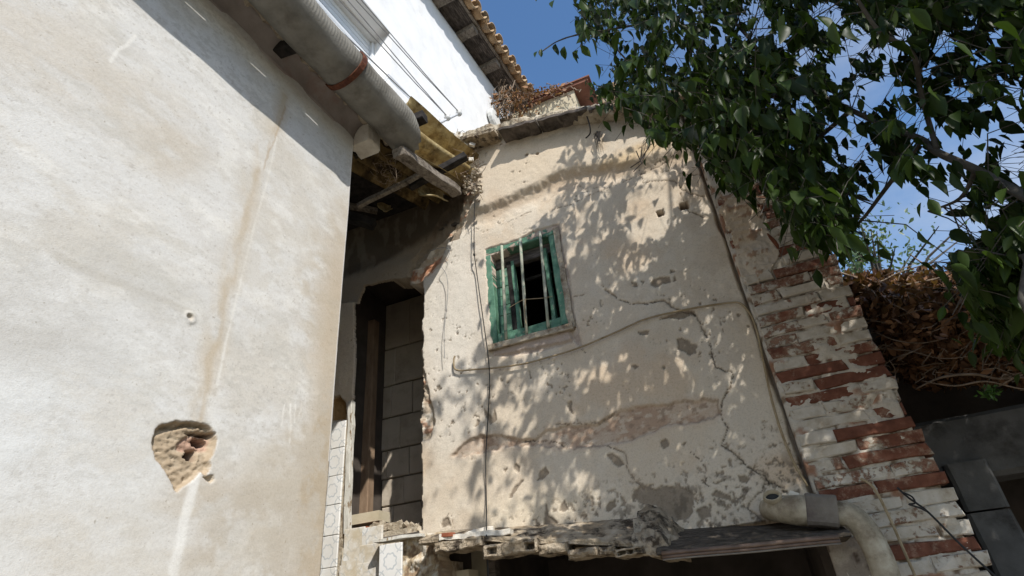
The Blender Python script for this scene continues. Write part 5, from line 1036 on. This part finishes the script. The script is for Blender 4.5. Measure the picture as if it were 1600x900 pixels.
# ================================================================== THE OVERHANGING TREE
tr = thing('overhanging_tree', 'leafy tree with drooping pointed leaves hanging over the yard at upper right', 'tree', (3.9, 1.7, GROUND))
def limb(pts, r0, r1, k=6, n_=8): 
    p = smooth_path(pts, k); m = MB(); m.tube(p, list(np.linspace(r0, r1, len(p))), n_); return m, p
A = lambda x, y, Y: tuple(onY(x, y, Y))
limbs = []
m, p = limb([(3.9, 1.7, GROUND - .1), (3.85, 1.72, -.4), (3.8, 1.8, .6), (3.6, 1.9, 1.5), (3.4, 2.0, 2.1)], .17, .10, n_=12); m.build('trunk', M_bark, tr, True); limbs.append(p)
main = [(3.4, 2.0, 2.1), A(1720, 350, 2.25), A(1640, 325, 2.3), A(1600, 305, 2.4), A(1560, 285, 2.5), A(1525, 265, 2.55), A(1465, 238, 2.6), A(1440, 218, 2.65), A(1390, 200, 2.7), A(1330, 172, 2.75), A(1273, 144, 2.8), A(1211, 109, 2.85), A(1172, 62, 2.85), A(1129, 12, 2.85), A(1080, -60, 2.8)]
for q, a, b in ((main, .026, .007), ([A(1465, 238, 2.6), A(1440, 150, 2.5), A(1425, 83, 2.3), A(1375, 50, 2.2), A(1340, 0, 2.1), A(1300, -60, 2.0)], .013, .007), ([(3.4, 2.0, 2.1), A(1700, 440, 2.3), A(1600, 400, 2.4), A(1540, 440, 2.6)], .022, .005), ([A(1273, 144, 2.8), A(1180, 150, 3.0), A(1090, 130, 3.1), A(1000, 110, 3.1), A(950, 60, 3.0)], .016, .005), ([A(1330, 172, 2.75), A(1250, 240, 3.0), A(1200, 280, 3.2), A(1160, 260, 3.3)], .014, .004), ([A(1440, 218, 2.65), A(1380, 300, 2.9), A(1340, 350, 3.1), A(1310, 360, 3.2)], .014, .004), ([A(1129, 12, 2.85), A(1040, 30, 2.8), A(960, 45, 2.8), A(900, 55, 2.75), A(868, 66, 2.75), A(842, 84, 2.75)], .010, .003), ([A(1525, 265, 2.55), A(1500, 310, 2.7), A(1450, 330, 2.8)], .012, .004),
                 ([(3.4, 2.0, 2.1), (2.9, 1.6, 3.2), (2.0, 1.2, 4.0), (1.2, 1.1, 4.9), (.6, 1.3, 5.4)], .03, .01), ([(2.9, 1.6, 3.2), (2.4, 1.0, 3.6), (1.8, .5, 3.7), (1.4, .3, 4.2)], .03, .01), ([(2.0, 1.2, 4.0), (1.9, 1.9, 4.9), (1.6, 2.5, 5.6)], .025, .008)):
    m, p = limb(q, a, b); m.build('branch', M_bark, tr, True); limbs.append(p)
LP = np.array([tuple(q) for p in limbs for q in p])
# where foliage may show in the picture, where the sky shows through it, and where its shade falls on the wall
fol = [(880, -400), (898, 40), (905, 85), (912, 118), (925, 160), (955, 178), (975, 165), (990, 178), (1005, 200), (1030, 228), (1050, 222), (1062, 236), (1085, 222), (1105, 250), (1140, 300), (1160, 308), (1178, 272), (1200, 300), (1228, 345), (1245, 385), (1270, 385), (1290, 372), (1305, 395), (1335, 405), (1350, 395), (1346, 360), (1368, 342), (1392, 338), (1410, 365), (1450, 350), (1450, 385), (1475, 345), (1505, 335), (1540, 350), (1530, 375), (1500, 395), (1480, 405), (1500, 440), (1515, 480), (1540, 530), (1580, 560), (1700, 600), (1900, 600), (1900, -400)]
gaps = [(1120, 60, 9, 12), (1215, 160, 8, 8), (1310, 110, 10, 12), (1420, 180, 12, 10), (1500, 140, 12, 14), (1545, 170, 10, 10), (1410, 60, 10, 12), (1520, 40, 12, 10), (1260, 90, 8, 8), (1380, 265, 12, 10), (1300, 265, 9, 9), (1470, 290, 16, 10), (1060, 90, 7, 9), (985, 60, 8, 10), (1560, 60, 10, 12), (1350, 385, 22, 20), (1178, 36, 18, 22), (1292, 25, 16, 18), (1335, 70, 16, 22), (1350, 150, 16, 30), (1395, 135, 16, 14), (1330, 175, 14, 12), (1478, 72, 18, 14), (1465, 225, 26, 34), (1420, 375, 55, 30), (1470, 330, 25, 22), (1385, 330, 30, 20), (1440, 205, 18, 14), (1585, 180, 26, 50), (1590, 270, 22, 26), (1580, 120, 16, 16), (1350, 240, 18, 22), (1330, 230, 12, 14), (1405, 305, 30, 26), (1345, 330, 14, 26), (1530, 225, 22, 14), (1490, 300, 20, 12), (1560, 330, 18, 14), (1230, 62, 10, 10), (1255, 165, 8, 8), (930, 95, 20, 28), (895, 120, 20, 50), (1385, 90, 14, 14), (1300, 205, 10, 10), (1510, 255, 14, 10), (1455, 110, 10, 10), (1530, 90, 9, 9)]
shade = [(905, 185), (1100, 150), (1210, 160), (1330, 120), (1500, -300), (2900, -300), (2900, 1300), (640, 1300), (655, 835), (662, 745), (660, 640), (690, 575), (735, 535), (765, 520), (800, 420), (790, 375), (845, 345), (852, 300), (858, 262), (885, 235)]
lite = [(1035, 300, 50, 45), (1010, 345, 40, 35), (965, 215, 60, 45), (1040, 200, 70, 45), (860, 290, 25, 40), (700, 790, 50, 45), (790, 760, 50, 45), (690, 680, 25, 40), (905, 770, 45, 40), (800, 640, 30, 20), (930, 570, 25, 20), (1150, 560, 25, 25), (1480, 820, 50, 40), (860, 832, 90, 12), (1120, 840, 90, 10), (1060, 560, 25, 25), (1300, 430, 40, 30)]
for hx, hy in ((1345, 450), (1380, 445), (1415, 450), (1390, 475), (1440, 440)):
    hq = onY(hx, hy, YS + .1); hq = hq + SUN * ((3.97 - hq[1]) / SUN[1]); lite.append((*proj(hq), 60, 60))
def shadow_px(p):
    t = (p[1] - 3.97) / SUN[1] ; q = p - SUN * (-t) * -1 if False else p + SUN * ((3.97 - p[1]) / SUN[1]); return proj(q), q
def leaf_ok(p):
    if p[1] > 3.85 or p[2] < .9: return False
    q = R3.T @ p; vis = False
    if q[2] > .05:
        x = 800 + F_PX * q[0] / q[2]; y = 450 + F_PX * q[1] / q[2]
        if q[2] < 1.55 and -80 < x < 1680 and -60 < y < 960: return False
        if -40 < x < 1640 and -40 < y < 940:
            if not in_poly(x, y, fol): return False
            for gx, gy, rx, ry in gaps:
                if ((x - gx) / (rx + 9)) ** 2 + ((y - gy) / (ry + 9)) ** 2 < 1: return False
    elif p[2] < 2: return False
    sx, w_ = shadow_px(p)
    if w_[0] < -2.5 or not in_poly(sx[0], sx[1], shade): return False
    # the near house and what stands high behind must stay in the sun
    for fr in (LF,):
        den = SUN @ fr.n; t = ((p - fr.O) @ fr.n) / den; hit = p - SUN * t; s_ = (hit - fr.O) @ fr.e
        if s_ < .1 and t > 0: return False
    hq = p + SUN * ((YS + .1 - p[1]) / SUN[1]); hx, hy = proj(hq)
    if ((hx - 1392) / 75) ** 2 + ((hy - 455) / 40) ** 2 < 1 and random.random() < .93: return False
    pr = 1.
    for gx, gy, rx, ry in lite:
        d = ((sx[0] - gx) / rx) ** 2 + ((sx[1] - gy) / ry) ** 2
        if d < 1: pr = min(pr, .06 + .5 * d)
    return random.random() < pr
bases = []
tries = 0
while len(bases) < 1650 and tries < 90000:         # sprays that fill the crown seen in the picture
    tries += 1; x = random.uniform(880, 1650); y = random.uniform(-60, 580); Y = random.uniform(2.3, 3.65) if x < 1300 else random.uniform(2.25, 3.5)
    p = onY(x, y, Y)
    if leaf_ok(p): bases.append(p)
tries = 0; v0 = len(bases)
while len(bases) < v0 + 90 and tries < 9000:     # the dense dark boughs low on the right
    tries += 1; p = onY(random.uniform(1480, 1660), random.uniform(370, 570), random.uniform(2.5, 3.7))
    if leaf_ok(p): bases.append(p)
vis_n = len(bases); tries = 0
while len(bases) < vis_n + 2600 and tries < 150000:  # sprays of the crown above the frame that shade the wall
    tries += 1; x, y = (random.uniform(640, 1500), random.uniform(190, 1200)) if random.random() < .62 else (random.uniform(1400, 2700), random.uniform(-250, 1100)); q = onY(x, y, 3.97); t = .5 + 5.5 * random.random() ** 1.5; p = q + SUN * t
    if p[2] > 8 or p[0] > 8: continue
    if leaf_ok(p): bases.append(p)
tries = 0; v1 = len(bases)
while len(bases) < v1 + 900 and tries < 30000:    # boughs that keep the shed and most of the vines in shade
    tries += 1; q = onY(random.uniform(1330, 1800), random.uniform(430, 960), YS); p = q + SUN * random.uniform(.9, 5)
    if leaf_ok(p): bases.append(p)
print('sprays', vis_n, v1, len(bases))
LT = np.array([(0, 0, 0), (.16, .14, .03), (.255, .34, .045), (.20, .62, .02), (.07, .86, -.035), (0, 1.0, -.07), (-.07, .86, -.035), (-.20, .62, .02), (-.255, .34, .045), (-.16, .14, .03), (0, .14, 0), (0, .36, -.012), (0, .62, -.02), (0, .86, -.05)])
LTF = [(0, 1, 10), (0, 10, 9), (1, 2, 11, 10), (9, 10, 11, 8), (2, 3, 12, 11), (8, 11, 12, 7), (3, 4, 13, 12), (7, 12, 13, 6), (4, 5, 13), (6, 13, 5)]
leaves = []; mtw = MB()
def add_leaf(base, dirv, size, roll):
    d_ = dirv / np.linalg.norm(dirv); s_ = np.cross(d_, np.array((0, 0, 1.))); s_ /= np.linalg.norm(s_) + 1e-9; n_ = np.cross(s_, d_)
    c, s2 = math.cos(roll), math.sin(roll); sx = s_ * c + n_ * s2; nz = -s_ * s2 + n_ * c
    leaves.append((base, sx, d_, nz, size))
for bi, p in enumerate(bases):
    az = random.uniform(0, 6.28); L = random.uniform(.22, .42); dv = np.array((math.cos(az) * .7, math.sin(az) * .7, random.uniform(-.55, .15))); dv /= np.linalg.norm(dv)
    p0 = p - dv * L * .5; nl = random.randint(6, 9); pts = []; n_before = len(leaves)
    for i in range(nl):
        t = i / (nl - 1); q = p0 + dv * L * t + np.array((0, 0, -.10 * t * t)); pts.append(q)
        side = np.cross(dv, np.array((0, 0, 1.))) * (1 if i % 2 else -1)
        ld = dv * .35 + side * random.uniform(.2, .9) + np.array((random.gauss(0, .25), random.gauss(0, .25), random.uniform(-1.7, -.6)))
        s_ = random.choice((.055, .07, .085, .095, .105, .125)) * random.uniform(.85, 1.15)
        if leaf_ok(q + ld / np.linalg.norm(ld) * s_ * .6) or random.random() < .12: add_leaf(q, ld, s_, random.gauss(0, .7))
    if len(leaves) - n_before > 3: mtw.tube(pts[::2], .0017, 3, False)
# sprig that hangs free against the sky, top left of the crown
for pl, lv in (([(905, 52), (868, 66), (845, 82)], [(903, 78, .14), (882, 72, .12), (868, 68, .13), (846, 76, .09), (840, 80, .10), (911, 60, .13)]), ([(960, -30), (900, -25), (820, -20)], [(812, -18, .11), (836, -12, .11), (866, 0, .14), (908, 8, .13), (912, 45, .12), (930, -10, .12)])):
    mtw.tube([onY(x, y, 2.75) for x, y in pl], .003, 4)
    for x, y, s_ in lv: add_leaf(onY(x, y, 2.75 + random.uniform(-.08, .08)), np.array((random.gauss(-.1, .25), random.gauss(0, .25), -1.)), s_, random.gauss(0, .5))
for x, y, s_ in ((1040, 188, .14), (1062, 195, .13), (1054, 220, .11), (1072, 212, .13), (1028, 186, .12), (1150, 245, .13), (1120, 245, .11), (1175, 262, .13), (1208, 268, .12)):   # low sprigs in front of the pillar
    add_leaf(onY(x, y, 3.2), np.array((random.gauss(0, .2), random.gauss(0, .2), -1.)), s_, random.gauss(0, .5))
for x, y, Y, s_ in ((1245, 20, 1.75, .13), (1228, 40, 1.8, .12), (1275, 25, 1.75, .14), (1300, 35, 1.7, .13), (1325, 40, 1.75, .12), (1550, 38, 1.5, .1), (1480, 65, 1.7, .12), (1225, 20, 1.8, .13), (1420, 15, 1.7, .13)):   # nearest, largest leaves
    add_leaf(onY(x, y, Y), np.array((random.gauss(.2, .3), random.gauss(0, .3), -.9)), s_ * .95, random.gauss(0, .6))
# attach every spray to the limbs with a thin stem
for p in bases[::11]:
    d_ = np.linalg.norm(LP - p, axis=1); q = LP[d_.argmin()]
    if d_.min() < .55: mtw.tube([q, (q + p) / 2 + rng.normal(0, .04, 3) + np.array((0, 0, .05)), p], [.004, .003, .0015], 4, False)
tag(mtw.build('twigs', M_bark, tr), kind='stuff')
def leaf_px(l):
    b = np.array(l[0]); t = b + np.array(l[2]) * l[4]; zc_ = (R3.T @ b)[2]
    if zc_ < .1: return 0
    x, y = proj((b + t) / 2)
    if not (-20 < x < 1620 and -20 < y < 920): return 0
    return l[4] / zc_
order = sorted(range(len(leaves)), key=lambda i: -leaf_px(leaves[i])); solo = set(order[:300])
lme = []
for k in range(5):
    c_ = random.uniform(-.16, .05); v = LT.copy(); v[:, 2] += c_ * v[:, 1] ** 2 + random.uniform(-.02, .02) * np.sin(v[:, 1] * 7); v[:, 0] *= random.uniform(.78, 1.0); v[:, 2] += np.abs(v[:, 0]) * random.uniform(.1, .5)
    m = MB(); m.add(v, LTF); lme.append((m.mesh('leaf', M_leaf, True), v))
V = []; Fc = []
for i, (b, sx, d_, nz, s_) in enumerate(leaves):
    me, v = lme[i % 5]
    if i in solo:
        o = link('leaf', me, tr); mt_ = Matrix(((sx[0] * s_, d_[0] * s_, nz[0] * s_, b[0] - tr.location[0]), (sx[1] * s_, d_[1] * s_, nz[1] * s_, b[1] - tr.location[1]), (sx[2] * s_, d_[2] * s_, nz[2] * s_, b[2] - tr.location[2]), (0, 0, 0, 1)))
        o.matrix_local = mt_
    else:
        k = len(V) * 14; V.append((v * s_) @ np.stack([sx, d_, nz]) + b); Fc += [tuple(t + k for t in f) for f in LTF]
m = MB(); m.v = [tuple(p) for p in np.concatenate(V)]; m.f = Fc; tag(m.build('foliage', M_leaf, tr, True), kind='stuff')
print('leaves', len(leaves))
